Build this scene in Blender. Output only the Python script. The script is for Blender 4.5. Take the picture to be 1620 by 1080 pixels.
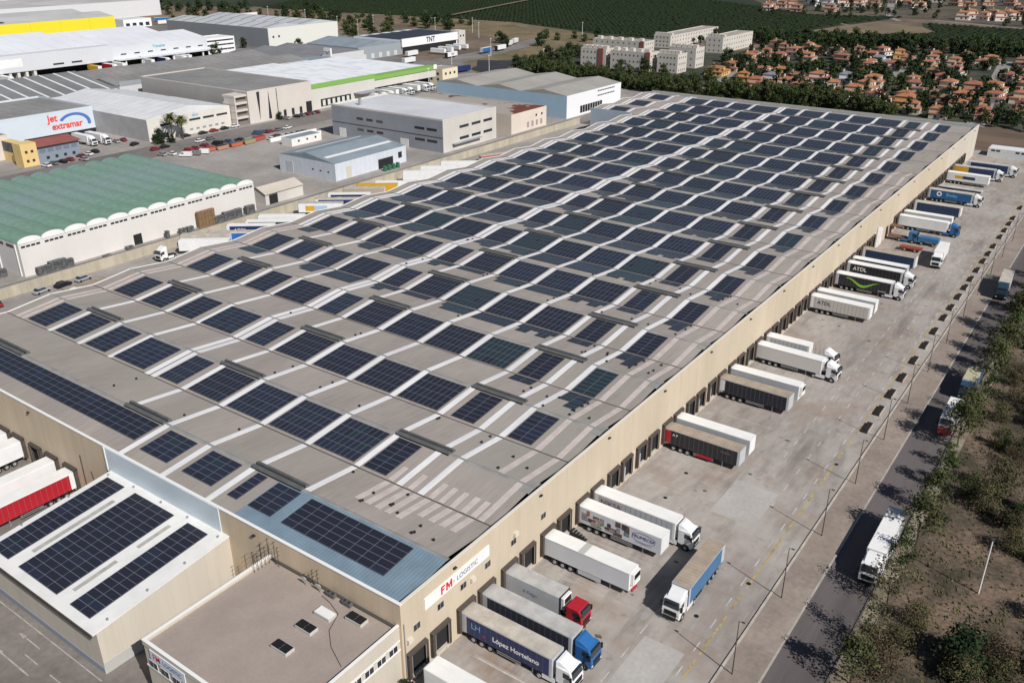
import bpy, bmesh, math, random
from mathutils import Vector, Matrix
R = math.radians
random.seed(7)
for o in list(bpy.data.objects): bpy.data.objects.remove(o)
SC = bpy.context.scene
COL = SC.collection
# ------------------------------------------------------------------ camera
cd = bpy.data.cameras.new('camera'); cam = bpy.data.objects.new('camera', cd); COL.objects.link(cam)
cam.matrix_world = Matrix(((0.58272595, 0.34145328, -0.73745517, -56.150572),
                           (-0.81266773, 0.24341353, -0.52945351, -55.88162),
                           (-0.00127707, 0.90783231, 0.41933144, 81.0), (0, 0, 0, 1)))
cd.sensor_width = 36; cd.lens = 36 * 1406 / 1620; cd.clip_start = 1; cd.clip_end = 9000
SC.camera = cam
# ------------------------------------------------------------------ sky and sun
AZ, EL = R(-107.5), R(41)
SUN = Vector((math.cos(EL) * math.cos(AZ), math.cos(EL) * math.sin(AZ), math.sin(EL)))
w = bpy.data.worlds.new('World'); SC.world = w; w.use_nodes = True
nt = w.node_tree; bg = nt.nodes['Background']
sky = nt.nodes.new('ShaderNodeTexSky'); sky.sky_type = 'NISHITA'; sky.sun_disc = False
sky.sun_elevation = EL; sky.sun_rotation = math.atan2(SUN.x, SUN.y); sky.air_density = 1.0; sky.dust_density = .3; sky.altitude = 300
nt.links.new(sky.outputs[0], bg.inputs[0]); bg.inputs[1].default_value = 0.05
sl = bpy.data.lights.new('sun', 'SUN'); sl.energy = 4.9; sl.angle = R(0.5); sl.color = (1.0, 0.955, 0.9)
so = bpy.data.objects.new('sun', sl); COL.objects.link(so); so.rotation_euler = SUN.to_track_quat('Z', 'Y').to_euler()
so.location = (0, 0, 300)
SC.render.engine = 'CYCLES'
SC.view_settings.view_transform = 'Standard'; SC.view_settings.look = 'None'
SC.view_settings.exposure = 0.0; SC.view_settings.gamma = 1

# ------------------------------------------------------------------ materials
MATS = {}
def mat(name, col, rough=0.75, metal=0.0, n=0.0, ns=0.3, stretch=(1, 1, 1), col2=None, bump=0.0, spec=0.4, fine=0.0, detail=5, lo=0.35, hi=0.65, world=False):
    if name in MATS: return MATS[name]
    m = bpy.data.materials.new(name); m.use_nodes = True; t = m.node_tree; b = t.nodes['Principled BSDF']
    b.inputs['Roughness'].default_value = rough; b.inputs['Metallic'].default_value = metal
    b.inputs['Specular IOR Level'].default_value = spec
    c = tuple(col) + (1,)
    if n or col2 or fine:
        tc = t.nodes.new('ShaderNodeTexCoord'); mp = t.nodes.new('ShaderNodeMapping'); mp.inputs['Scale'].default_value = stretch
        t.links.new(tc.outputs['Object'], mp.inputs[0])
        no = t.nodes.new('ShaderNodeTexNoise'); no.inputs['Scale'].default_value = ns; no.inputs['Detail'].default_value = detail; no.inputs['Roughness'].default_value = 0.6
        t.links.new(mp.outputs[0], no.inputs['Vector'])
        rp = t.nodes.new('ShaderNodeValToRGB')
        rp.color_ramp.elements[0].position = lo; rp.color_ramp.elements[1].position = hi
        a = tuple(col2) if col2 else tuple(x * (1 - n) for x in col)
        rp.color_ramp.elements[0].color = a + (1,)
        rp.color_ramp.elements[1].color = c if col2 else tuple(min(1, x * (1 + n * .5)) for x in col) + (1,)
        t.links.new(no.outputs[0], rp.inputs[0]); out = rp.outputs[0]
        if fine:
            n2 = t.nodes.new('ShaderNodeTexNoise'); n2.inputs['Scale'].default_value = ns * 14; n2.inputs['Detail'].default_value = 4
            t.links.new(mp.outputs[0], n2.inputs['Vector'])
            mr = t.nodes.new('ShaderNodeMapRange'); mr.inputs[1].default_value = .3; mr.inputs[2].default_value = .7
            mr.inputs[3].default_value = 1 - fine; mr.inputs[4].default_value = 1 + fine * .4
            t.links.new(n2.outputs[0], mr.inputs[0])
            mx = t.nodes.new('ShaderNodeVectorMath'); mx.operation = 'SCALE'
            t.links.new(out, mx.inputs[0]); t.links.new(mr.outputs[0], mx.inputs['Scale']); out = mx.outputs[0]
        t.links.new(out, b.inputs['Base Color'])
        if bump:
            bp = t.nodes.new('ShaderNodeBump'); bp.inputs['Strength'].default_value = bump; bp.inputs['Distance'].default_value = 0.05
            t.links.new(no.outputs[0], bp.inputs['Height']); t.links.new(bp.outputs[0], b.inputs['Normal'])
    else: b.inputs['Base Color'].default_value = c
    MATS[name] = m; return m

def add_lines(m, axis, period, width, dark, soft=False):
    """multiply base colour by 'dark' on thin repeated joints (panel seams, slab joints)"""
    t = m.node_tree; b = t.nodes['Principled BSDF']; inp = b.inputs['Base Color']
    src = inp.links[0].from_socket if inp.links else None
    tc = t.nodes.new('ShaderNodeTexCoord'); sp = t.nodes.new('ShaderNodeSeparateXYZ'); t.links.new(tc.outputs['Object'], sp.inputs[0])
    d = t.nodes.new('ShaderNodeMath'); d.operation = 'DIVIDE'; d.inputs[1].default_value = period; t.links.new(sp.outputs[axis], d.inputs[0])
    f = t.nodes.new('ShaderNodeMath'); f.operation = 'FRACT'; t.links.new(d.outputs[0], f.inputs[0])
    l = t.nodes.new('ShaderNodeMath'); l.operation = 'LESS_THAN'; l.inputs[1].default_value = width / period; t.links.new(f.outputs[0], l.inputs[0])
    mr = t.nodes.new('ShaderNodeMapRange'); mr.inputs[3].default_value = 1; mr.inputs[4].default_value = dark; t.links.new(l.outputs[0], mr.inputs[0])
    s = t.nodes.new('ShaderNodeVectorMath'); s.operation = 'SCALE'
    if src: t.links.new(src, s.inputs[0])
    else: s.inputs[0].default_value = inp.default_value[:3]
    t.links.new(mr.outputs[0], s.inputs['Scale']); t.links.new(s.outputs[0], inp)
    return m

ROOF = mat('fibre_cement_roof', (.34, .302, .275), .85, n=.16, ns=.06, stretch=(.35, 1.6, 1), fine=.10)
add_lines(ROOF, 1, 1.02, .10, .93)
ROOFG = mat('grey_green_sheet', (.29, .29, .275), .8, n=.15, ns=.15, fine=.1)
RIDGE = mat('ridge_cap', (.27, .275, .265), .75, n=.2, ns=.4)
ROSY = mat('translucent_rib', (.56, .49, .46), .6, n=.12, ns=.7); add_lines(ROSY, 1, .34, .1, .88)
STRIPE = mat('skylight_sheet', (.76, .76, .775), .5, n=.12, ns=.3, stretch=(.3, 2, 1), fine=.06)
BLUEM = mat('blue_metal_roof', (.20, .28, .35), .45, n=.14, ns=.25); add_lines(BLUEM, 1, .5, .16, .84)
CREAM = mat('cream_panel', (.545, .465, .355), .8, n=.07, ns=.12, stretch=(1.4, 1, .3), fine=.03); add_lines(CREAM, 0, 1.16, .05, .93)
CREAM2 = mat('pale_cream_panel', (.55, .50, .425), .8, n=.07, ns=.12, stretch=(1.4, 1, .3)); add_lines(CREAM2, 0, 1.16, .05, .93)
TAN = mat('tan_front_panel', (.64, .52, .38), .8, n=.1, ns=.2, stretch=(1, 1.4, .2), fine=.03); add_lines(TAN, 1, 1.16, .05, .92)
WHITE = mat('white_paint', (.78, .78, .77), .5, n=.05, ns=.3)
COPING = mat('white_coping', (.80, .80, .79), .5)
LBLUE = mat('pale_blue_cladding', (.60, .69, .76), .45, n=.06, ns=.2); add_lines(LBLUE, 1, .6, .09, .9)
DARK = mat('dark_rubber', (.02, .02, .021), .8)
BLACK = mat('black_plastic', (.012, .012, .013), .6)
BROWN = mat('shelter_brown', (.075, .06, .05), .8, n=.2, ns=.8)
INNER = mat('dock_interior', (.018, .018, .02), .9)
GLASS = mat('window_glass', (.03, .035, .045), .12, spec=.6)
STEEL = mat('galvanised_steel', (.36, .38, .39), .4, .5)
VENTG = mat('vent_grey', (.12, .122, .122), .45, n=.2, ns=.6)
VENTD = mat('vent_dark', (.022, .025, .028), .6)
GRAVEL = mat('gravel_roof', (.34, .285, .25), .95, n=.08, ns=.25, fine=.07)
PAN = [mat('solar_cell_navy', (.022, .024, .036), .26, spec=.5), mat('solar_cell_blue', (.025, .029, .048), .26, spec=.5), mat('solar_cell_teal', (.024, .038, .046), .28, spec=.5)]
PFR = mat('solar_frame', (.155, .165, .195), .5, .1)
PWH = mat('white_sheet_roof', (.74, .74, .72), .6, n=.08, ns=.3)

def vcol(name, c, **k):
    return mat(name, c, k.get('rough', .38), k.get('metal', 0), n=k.get('n', .06), ns=.5, spec=.5)
TW = vcol('truck_white', (.76, .77, .78)); TGREY = vcol('trailer_grey', (.50, .52, .55)); TBLUE = vcol('truck_blue', (.025, .13, .36))
TNAVY = vcol('curtain_navy', (.018, .032, .12)); TMID = vcol('curtain_blue', (.045, .16, .34)); TBLK = vcol('curtain_black', (.022, .022, .026))
TRED = vcol('truck_red', (.42, .018, .03)); TDBL = vcol('curtain_dark_blue', (.022, .045, .11)); TYEL = vcol('body_yellow', (.62, .36, .03))
TTAN = mat('dusty_tarp_roof', (.40, .33, .26), .85, n=.2, ns=.5, fine=.12); add_lines(TTAN, 0, .62, .09, .8)
TTAN2 = mat('pale_dusty_roof', (.50, .46, .40), .85, n=.22, ns=.45, fine=.1)
TGRF = mat('grey_dusty_roof', (.47, .46, .45), .8, n=.22, ns=.5, fine=.1)
TWR = mat('white_trailer_roof', (.80, .80, .78), .6, n=.05, ns=.4)
TORNG = vcol('orange_paint', (.50, .12, .05)); LIME = vcol('lime_print', (.25, .55, .06))
TXTW = mat('lettering_white', (.8, .8, .8), .6); TXTB = mat('lettering_dark', (.03, .03, .06), .6); TXTR = mat('lettering_red', (.62, .02, .03), .6); TXTC = mat('lettering_cyan', (.15, .45, .62), .6)
TXTN = mat('lettering_navy', (.04, .06, .2), .6)
PYEL = mat('road_yellow', (.44, .33, .12), .9, n=.4, ns=.9); PWHT = mat('road_white', (.52, .50, .47), .9, n=.3, ns=.7)

# ------------------------------------------------------------------ mesh builder
class MB:
    def __init__(s): s.v = []; s.f = []; s.m = []
    def face(s, pts, mi=0):
        n = len(s.v); s.v += [tuple(p) for p in pts]; s.f.append(tuple(range(n, n + len(pts)))); s.m.append(mi)
    def box(s, x0, x1, y0, y1, z0, z1, mi=0, top=None):
        n = len(s.v)
        s.v += [(x0, y0, z0), (x1, y0, z0), (x1, y1, z0), (x0, y1, z0), (x0, y0, z1), (x1, y0, z1), (x1, y1, z1), (x0, y1, z1)]
        for q in ((0, 3, 2, 1), (4, 5, 6, 7), (0, 1, 5, 4), (1, 2, 6, 5), (2, 3, 7, 6), (3, 0, 4, 7)):
            s.f.append(tuple(n + i for i in q)); s.m.append(mi)
        if top is not None: s.m[-5] = top
        return s
    def prism(s, prof, a0, a1, axis='y', mi=0):
        """extrude a closed 2-D profile along an axis"""
        n = len(s.v); k = len(prof)
        for a in (a0, a1):
            for p in prof:
                s.v.append((p[0], a, p[1]) if axis == 'y' else (a, p[0], p[1]) if axis == 'x' else (p[0], p[1], a))
        for i in range(k):
            j = (i + 1) % k; s.f.append((n + i, n + j, n + k + j, n + k + i)); s.m.append(mi)
        s.f.append(tuple(n + i for i in range(k))[::-1]); s.m.append(mi)
        s.f.append(tuple(n + k + i for i in range(k))); s.m.append(mi)
        return s
    def cyl(s, p0, p1, r0, r1=None, n=10, mi=0, cap=True):
        r1 = r0 if r1 is None else r1; p0 = Vector(p0); p1 = Vector(p1); d = (p1 - p0).normalized()
        u = d.orthogonal().normalized(); v = d.cross(u); b = len(s.v)
        for p, r in ((p0, r0), (p1, r1)):
            for i in range(n):
                a = 2 * math.pi * i / n; s.v.append(tuple(p + (u * math.cos(a) + v * math.sin(a)) * r))
        for i in range(n):
            j = (i + 1) % n; s.f.append((b + i, b + j, b + n + j, b + n + i)); s.m.append(mi)
        if cap:
            s.f.append(tuple(b + i for i in range(n))[::-1]); s.m.append(mi); s.f.append(tuple(b + n + i for i in range(n))); s.m.append(mi)
        return s
    def mesh(s, name, mats, bev=0, smooth=False):
        me = bpy.data.meshes.new(name); me.from_pydata(s.v, [], s.f)
        for m in (mats if isinstance(mats, (list, tuple)) else [mats] if mats else []): me.materials.append(m)
        me.polygons.foreach_set('material_index', s.m)
        if bev or True:
            b = bmesh.new(); b.from_mesh(me)
            bmesh.ops.recalc_face_normals(b, faces=b.faces[:])
            if bev:
                bmesh.ops.remove_doubles(b, verts=b.verts[:], dist=1e-4)
                bmesh.ops.bevel(b, geom=[e for e in b.edges if len(e.link_faces) == 2 and e.calc_face_angle(0) > .6], offset=bev, segments=2, affect='EDGES', profile=.6)
            b.to_mesh(me); b.free()
        if smooth: me.polygons.foreach_set('use_smooth', [True] * len(me.polygons))
        return me
    def build(s, name, mats, parent=None, bev=0, smooth=False, label=None):
        return link(name, s.mesh(name, mats, bev, smooth), parent, label)

def link(name, me, parent=None, label=None, loc=(0, 0, 0), rz=0):
    o = bpy.data.objects.new(name, me); COL.objects.link(o); o.parent = parent; o.location = loc; o.rotation_euler = (0, 0, rz)
    if label: o['label'] = label
    return o
def thing(name, label, cat, loc=(0, 0, 0), rz=0, group=None):
    o = bpy.data.objects.new(name, None); COL.objects.link(o); o.location = loc; o.rotation_euler = (0, 0, rz); o.empty_display_size = .5
    return tag(o, label, cat, group)
def tag(o, label, cat, group=None):
    o['label'] = label; o['category'] = cat
    if group: o['group'] = group
    return o
def copy_tree(o, parent=None):
    c = o.copy(); COL.objects.link(c); c.parent = parent
    for ch in o.children: copy_tree(ch, c)
    return c
def struct(o): o['kind'] = 'structure'; return o
def sheet(name, pts, z, m, kind='structure'):
    b = MB(); b.face([(x, y, z) for x, y in pts]); o = b.build(name, m); o['kind'] = kind; return o
def rect(x0, x1, y0, y1): return [(x0, y0), (x1, y0), (x1, y1), (x0, y1)]
ORD = ['first', 'second', 'third', 'fourth', 'fifth', 'sixth', 'seventh', 'eighth', 'ninth', 'tenth', 'eleventh', 'twelfth', 'thirteenth', 'fourteenth', 'fifteenth', 'sixteenth', 'seventeenth', 'eighteenth', 'nineteenth', 'twentieth']
ORD += ['twenty-' + s for s in ORD[:9]] + ['thirtieth'] + ['thirty-' + s for s in ORD[:9]] + ['fortieth'] + ['forty-' + s for s in ORD[:9]]
TEXTC = {}
def text_mesh(s, size, m, bold=0.0):
    k = (s, size, m.name, bold)
    if k in TEXTC: return TEXTC[k]
    cu = bpy.data.curves.new('lettering', 'FONT'); cu.body = s; cu.size = size; cu.align_x = 'CENTER'; cu.align_y = 'CENTER'; cu.extrude = .006; cu.offset = bold
    o = bpy.data.objects.new('lettering', cu); COL.objects.link(o)
    dg = bpy.context.evaluated_depsgraph_get(); me = bpy.data.meshes.new_from_object(o.evaluated_get(dg))
    bpy.data.objects.remove(o); me.materials.clear(); me.materials.append(m); TEXTC[k] = me; return me
def text(s, size, m, loc, face, parent, name='lettering', sx=1, bold=0):
    """face: '-y' lettering read from the -y side, '-x' from the -x side, '+y' from the +y side"""
    o = link(name, text_mesh(s, size, m, bold), parent, loc=loc)
    rz = {'-y': 0, '-x': -90, '+y': 180, '+x': 90}[face]; o.rotation_euler = (R(90), 0, R(rz)); o.scale = (sx, 1, 1); return o

# ------------------------------------------------------------------ ground and roads
EARTH = mat('dry_earth', (.205, .150, .112), .95, col2=(.12, .09, .065), ns=.018, fine=.25, detail=8, lo=.4, hi=.62)
PARK = mat('park_soil', (.19, .135, .098), .95, col2=(.06, .052, .034), ns=.13, fine=.45, detail=9, lo=.40, hi=.60)
CONC = mat('yard_concrete', (.385, .352, .325), .9, col2=(.27, .24, .218), ns=.05, stretch=(.5, 1.3, 1), fine=.16, detail=9, lo=.3, hi=.6)
CONC_P = mat('new_concrete', (.43, .41, .39), .9, n=.14, ns=.12, fine=.1, detail=8)
ASPH = mat('road_asphalt', (.125, .108, .108), .92, n=.22, ns=.08, stretch=(.15, 1.6, 1), fine=.12)
ASPH2 = mat('estate_asphalt', (.20, .185, .175), .92, n=.3, ns=.03, fine=.12, detail=8)
ASPHF = mat('front_asphalt', (.20, .18, .165), .92, n=.28, ns=.08, fine=.18, detail=8)
PAVE = mat('pavement_concrete', (.30, .25, .215), .92, n=.25, ns=.1, fine=.15, detail=8); add_lines(PAVE, 0, 5.0, .1, .82)
ORCH = mat('orchard_soil', (.022, .033, .014), .95, n=.35, ns=.01, fine=.3)
DRYG = mat('dry_grass', (.24, .175, .10), .95, col2=(.115, .10, .05), ns=.03, fine=.35, detail=9)
TANF = mat('tan_field', (.20, .155, .098), .95, n=.25, ns=.02, fine=.2)
LITE = mat('pale_apron', (.33, .305, .285), .92, n=.25, ns=.04, fine=.12, detail=8)

sheet('ground', rect(-900, 3200, -1800, 2600), -.06, EARTH)
sheet('park_ground', rect(-60, 345, -400, -42.2), -.03, PARK)
def stain(m, col, ns, lo, hi, stretch=(1, 1, 1), amt=.6):
    t = m.node_tree; inp = t.nodes['Principled BSDF'].inputs['Base Color']; src = inp.links[0].from_socket
    tc = t.nodes.new('ShaderNodeTexCoord'); mp = t.nodes.new('ShaderNodeMapping'); mp.inputs['Scale'].default_value = stretch; mp.inputs['Location'].default_value = (ns * 91, ns * 37, 0); t.links.new(tc.outputs['Object'], mp.inputs[0])
    no = t.nodes.new('ShaderNodeTexNoise'); no.inputs['Scale'].default_value = ns; no.inputs['Detail'].default_value = 8; no.inputs['Roughness'].default_value = .65; t.links.new(mp.outputs[0], no.inputs['Vector'])
    mr = t.nodes.new('ShaderNodeMapRange'); mr.inputs[1].default_value = lo; mr.inputs[2].default_value = hi; mr.inputs[4].default_value = amt; t.links.new(no.outputs[0], mr.inputs[0])
    mx = t.nodes.new('ShaderNodeMix'); mx.data_type = 'RGBA'; mx.inputs['B'].default_value = tuple(col) + (1,); t.links.new(mr.outputs[0], mx.inputs['Factor']); t.links.new(src, mx.inputs['A']); t.links.new(mx.outputs['Result'], inp)
stain(CONC, (.42, .395, .362), .05, .5, .64, (1, .5, 1), .6); stain(CONC, (.26, .185, .135), .085, .50, .70, amt=.8); stain(CONC, (.16, .14, .13), .15, .52, .68, (.3, 1.5, 1), .75); stain(CONC, (.20, .17, .15), .5, .58, .7, (1, 1, 1), .6)
stain(ASPHF, (.30, .265, .235), .07, .5, .7, (1.5, .4, 1), .7); stain(ROOF, (.31, .295, .262), .05, .5, .68, (1, .6, 1), .7); stain(PAVE, (.22, .175, .14), .12, .5, .65, (.6, 1.3, 1), .6); stain(ASPH, (.15, .128, .13), .05, .5, .7, (.2, 2.5, 1), .6)
stain(CREAM, (.42, .345, .25), .9, .52, .75, (1, 1, .05), .5); stain(CREAM2, (.42, .37, .31), .9, .52, .75, (1, 1, .05), .45); stain(TAN, (.46, .36, .26), .9, .5, .75, (1, 1, .05), .5); stain(TWR, (.55, .52, .47), .5, .55, .75, (.4, 1.6, 1), .5)
add_lines(CONC, 0, 9.29, .07, .8); add_lines(CONC, 1, 6.2, .06, .88)
sheet('truck_yard', rect(-70, 346, -29, 2), 0.0, CONC)
b = MB(); b.box(-70, 346, -33.6, -29.3, -.2, .12, 0); struct(b.build('pavement', PAVE))
b = MB(); b.box(-70, 346, -29.3, -29.0, -.1, .2); tag(b.build('low_wall', mat('kerb_pale', (.46, .42, .37), .9, n=.2, ns=.6)), 'low concrete kerb wall between the truck yard and the pavement', 'wall')
b = MB(); b.box(-70, 346, -33.85, -33.6, -.2, .13); struct(b.build('kerb', mat('kerb_stone', (.40, .37, .33), .9, n=.2, ns=.5)))
sheet('road', rect(-70, 600, -40.1, -33.85), .004, ASPH)
b = MB(); b.box(-70, 360, -40.3, -40.1, -.2, .14); struct(b.build('kerb', mat('kerb_dark', (.10, .095, .09), .9)))
FPV = mat('far_pavement', (.30, .27, .21), .92, col2=(.16, .13, .09), ns=.25, fine=.2)
b = MB(); b.box(-70, 360, -42.2, -40.3, -.2, .10); struct(b.build('pavement', FPV))
sheet('front_yard', rect(-90, 0, -29, 164), .004, ASPHF)
sheet('side_yard', rect(0, 300, 124, 161), .004, LITE)
sheet('estate_ground', rect(-90, 400, 161, 330), .0, LITE)
sheet('estate_ground', [(-90, 330), (400, 330), (430, 400), (520, 400), (530, 505), (500, 660), (440, 830), (-90, 1000)], .0, ASPH2)
sheet('estate_street', rect(-90, 345, 262, 281), .012, ASPH2)
sheet('service_lane', rect(-60, 330, 161.6, 170), .014, ASPH2)
sheet('brown_field', rect(346, 402, -60, 66), -.02, mat('tilled_soil', (.19, .13, .095), .95, col2=(.10, .072, .052), ns=.05, stretch=(1, .12, 1), fine=.25, detail=7))
sheet('dry_grass_field', [(352, 268), (420, 245), (458, 300), (640, 300), (690, 520), (640, 640), (575, 420), (520, 345), (427, 345), (395, 330)], -.02, DRYG)
sheet('access_road', [(345, 320), (400, 300), (430, 335), (520, 348), (600, 372), (600, 384), (515, 366), (430, 362), (430, 400), (345, 400)], .01, ASPH2)
sheet('solar_ground_plot', [(400, 292), (450, 300), (462, 311), (448, 335), (425, 318), (410, 312)], .02, mat('dark_plot', (.035, .035, .04), .8, n=.3, ns=.1))
sheet('village_ground', [(398, -60), (700, -60), (684, 70), (660, 200), (600, 210), (560, 330), (440, 300), (412, 200)], -.01, mat('village_ground', (.075, .075, .05), .95, col2=(.022, .032, .015), ns=.05, fine=.3, detail=8))
VR = mat('village_road', (.27, .25, .235), .9, n=.15, ns=.1)
sheet('village_road', [(398, 7), (648, 33), (648, 41), (398, 15)], .02, VR)
sheet('village_road', [(430, 68), (650, 90), (650, 96), (430, 74)], .02, VR)
sheet('village_road', [(405, 152), (470, 160), (640, 200), (640, 205), (470, 166), (405, 158)], .02, VR)
sheet('village_road', [(425, 28), (500, 40), (500, 45), (425, 33)], .025, VR)
sheet('village_road', [(424, 165), (430, 172), (452, 290), (446, 290)], .02, VR)
sheet('orchard_field', [(700, 60), (765, 164), (747, 200), (690, 225), (560, 310), (630, 330), (690, 480), (665, 820), (560, 1200), (2600, 1900), (2600, 420), (1250, 480), (1110, 400), (1000, 330), (930, 262), (960, 180), (900, 190), (837, 205), (774, 214), (747, 195), (760, 160), (810, 118), (859, 138), (905, 150), (890, 60), (830, -60), (700, -60)], .0, ORCH)
sheet('tan_field', [(774, 214), (837, 203), (890, 184), (862, 139), (820, 119), (765, 164), (747, 190)], .03, TANF)
sheet('far_road', [(1214, 262), (945, 194), (915, 176), (917, 171), (947, 187), (1216, 254)], .05, VR)
sheet('grove_track', [(700, 560), (1000, 640), (1000, 646), (700, 566)], 2.2, TANF)
sheet('grove_track', [(705, 60), (1100, 470), (1104, 466), (709, 56)], .05, TANF)
sheet('far_road', [(937, 146), (896, 58), (890, -60), (898, -60), (903, 58), (944, 146)], .05, VR)
sheet('town_ground', [(930, 262), (1000, 330), (1110, 400), (1250, 480), (2600, 420), (2600, -300), (905, -300), (905, 60), (948, 146), (950, 200)], -.005, mat('town_ground', (.15, .115, .085), .95, col2=(.045, .05, .03), ns=.02, fine=.3, detail=8))

sheet('dirt_lot', [(500, 520), (560, 520), (640, 640), (590, 900), (520, 1050), (450, 900), (505, 700)], -.015, TANF)
sheet('field_path', [(560, 330), (690, 470), (672, 840), (664, 840), (680, 472), (552, 334)], .02, TANF)
# painted marks
def marks(name, rects, m, z=.008):
    b = MB()
    for x0, x1, y0, y1 in rects: b.face([(x0, y0, z), (x1, y0, z), (x1, y1, z), (x0, y1, z)])
    return struct(b.build(name, m))
marks('yellow_line', [(x, x + random.uniform(3, 5.2), -26.12, -25.9) for x in range(-40, 300, 5)], PYEL)
marks('lane_dashes', [(x, x + 2.0, -25.25, -25.1) for x in [-30 + i * 5 for i in range(60)]] + [(x, x + 2, -18.45, -18.3) for x in [-30 + i * 4.9 for i in range(16)] + [75 + i * 5 for i in range(30)]] + [(x, x + 2, -21.9, -21.75) for x in [60 + i * 5.5 for i in range(30)]], PWHT)
marks('bay_lines', [(9.29 * i + dx, 9.29 * i + dx + .12, -13.5, -3.5) for i in range(36) for dx in (-.45, 4.35, 8.5)], mat('faded_white', (.42, .39, .36), .9, n=.3, ns=.8))
marks('bay_lines', [(3.9, 4.05, -12.4, -4.2), (8.6, 8.75, -13.8, -3.8)], PWHT, .012)
marks('front_markings', [(-20.45, -20.3, 30, 120), (-25.1, -24.9, 38, 44.5), (-21.95, -21.8, 41.2, 44.8), (-23.5, -23.35, 33, 36), (-23.5, -23.35, 38.8, 41.8)], mat('faded_white2', (.40, .38, .35), .9, n=.3, ns=.8))
for ax, ay in ((-21.9, 45.2), (-25, 45)):
    b = MB(); b.face([(ax - .28, ay - .6, .012), (ax + .28, ay - .6, .012), (ax, ay + .8, .012)]); struct(b.build('arrow_marking', mat('faded_white', (.42, .39, .36))))
CRK = mat('tar_patch', (.16, .145, .13), .9, n=.25, ns=.7, fine=.1)
sheet('concrete_patch', rect(53.5, 64, -21.6, -14.5), .004, CONC_P); sheet('concrete_patch', rect(8, 24, -24.5, -19), .004, CONC_P)

TYM = mat('tyre_mark', (.25, .222, .205), .95, n=.2, ns=1.2); OIL = mat('oil_spot', (.13, .11, .098), .8, n=.4, ns=2)
rm = random.Random(8)
for i in range(0):
    x0 = 9.29 * rm.randrange(0, 34) + rm.choice((2.2, 6.4)); ang = rm.choice((-1, 1)); R0 = rm.uniform(9, 16); y0 = -rm.uniform(4, 8); b = MB()
    for wx in (-1.0, 1.0):
        pv = None
        for q in range(15):
            a = q / 14 * rm.uniform(1.15, 1.2); x = x0 + ang * (R0 - (R0 - wx * ang) * math.cos(a)) ; y = y0 - (R0 - wx * ang) * math.sin(a)
            nx_, ny_ = math.cos(a) * ang, math.sin(a); p = ((x - .12 * nx_, y - .12 * ny_), (x + .12 * nx_, y + .12 * ny_))
            if pv and -24 < y: b.face([(*pv[0], .006 + .0002 * i), (*p[0], .006 + .0002 * i), (*p[1], .006 + .0002 * i), (*pv[1], .006 + .0002 * i)])
            pv = p
    struct(b.build('tyre_marks', TYM))
for i in range(70):
    x = 9.29 * rm.randrange(0, 34) + rm.choice((2.2, 6.4)) + rm.uniform(-.8, .8); y = -rm.uniform(3, 17); b = MB(); n = 9; q = rm.uniform(.1, .38)
    b.face([(x + math.cos(a * 6.283 / n) * q * rm.uniform(.6, 1.3), y + math.sin(a * 6.283 / n) * q * rm.uniform(.8, 1.8), .014) for a in range(n)]); struct(b.build('oil_stain', OIL))

# ------------------------------------------------------------------ the big warehouse
P = 334.4 / 18; ZV, ZR, L, YL, YE = 11.4, 12.35, 334.4, 123.1, 142.6
W = thing('warehouse', 'huge cream logistics warehouse with a rippled grey roof covered in solar panels', 'warehouse')
def zr(x):
    k = math.floor(x / P + 1e-9); f = x / P - k
    return ZV + (ZR - ZV) * (1 - abs(f - .5) * 2)
b = MB(); b.box(0.3, 283, 0, .3, 0, 12.2); b.build('south_wall', CREAM, W)
b = MB(); b.box(283, L, 0, .3, 0, 12.2); b.build('south_wall', CREAM2, W)
b = MB(); b.box(0, .3, 0, YL, 0, 12.2); b.build('front_wall', TAN, W)
b = MB()
for k in range(18):
    x0, x1, x2 = k * P, (k + .5) * P, (k + 1) * P; y = YE if k >= 15 else YL
    b.prism([(x0, 0), (x2, 0), (x2, ZV - .05), (x1, ZR - .05), (x0, ZV - .05)], y - .3, y, 'y')
b.build('side_wall', CREAM2, W)
b = MB(); b.box(15 * P - .3, 15 * P, YL, YE, 0, 12.2); b.build('step_wall', mat('blue_grey_cladding', (.40, .47, .54), .5, n=.05, ns=.2), W)
b = MB(); b.box(L - .3, L, .3, YE - .3, 0, 12.2); b.build('rear_wall', CREAM2, W)
b = MB()
for k in range(18):
    x0, x1, x2 = k * P, (k + .5) * P, (k + 1) * P; y = YE if k >= 15 else YL
    if k == 0: x0 = .3
    b.face([(x0, .95, zr(x0) if k else ZV), (x1, .95, ZR), (x1, y, ZR), (x0, y, zr(x0) if k else ZV)])
    b.face([(x1, .95, ZR), (x2, .95, ZV), (x2, y, ZV), (x1, y, ZR)])
b.build('roof', ROOF, W)
b = MB(); b.box(.3, L - .3, .3, .96, 10.6, 10.8); b.build('gutter', DARK, W)  # dark gap and gutter strip stand in for the parapet's shadow on the roof
g0 = MB().box(-.09, .09, 0.62, YL, ZV + .005, ZV + .05).mesh('gutter', mat('gutter_dark', (.075, .066, .06), .8))
r0 = MB().prism([(-.35, ZR - .03), (.35, ZR - .03), (0, ZR + .05)], .62, YL, 'y').mesh('ridge_cap', RIDGE)
for k in range(18):
    if k: link('gutter', g0, W, loc=(k * P, 0, 0))
    link('ridge_cap', r0, W, loc=((k + .5) * P, 0, 0))
b = MB(); b.box(-.06, .36, -.06, .0 + YL, 12.2, 12.32); b.build('coping', COPING, W)
b = MB(); b.box(.36, L, -.06, .34, 12.2, 12.28); b.build('coping', mat('cream_coping', (.70, .66, .58), .6), W)
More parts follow.
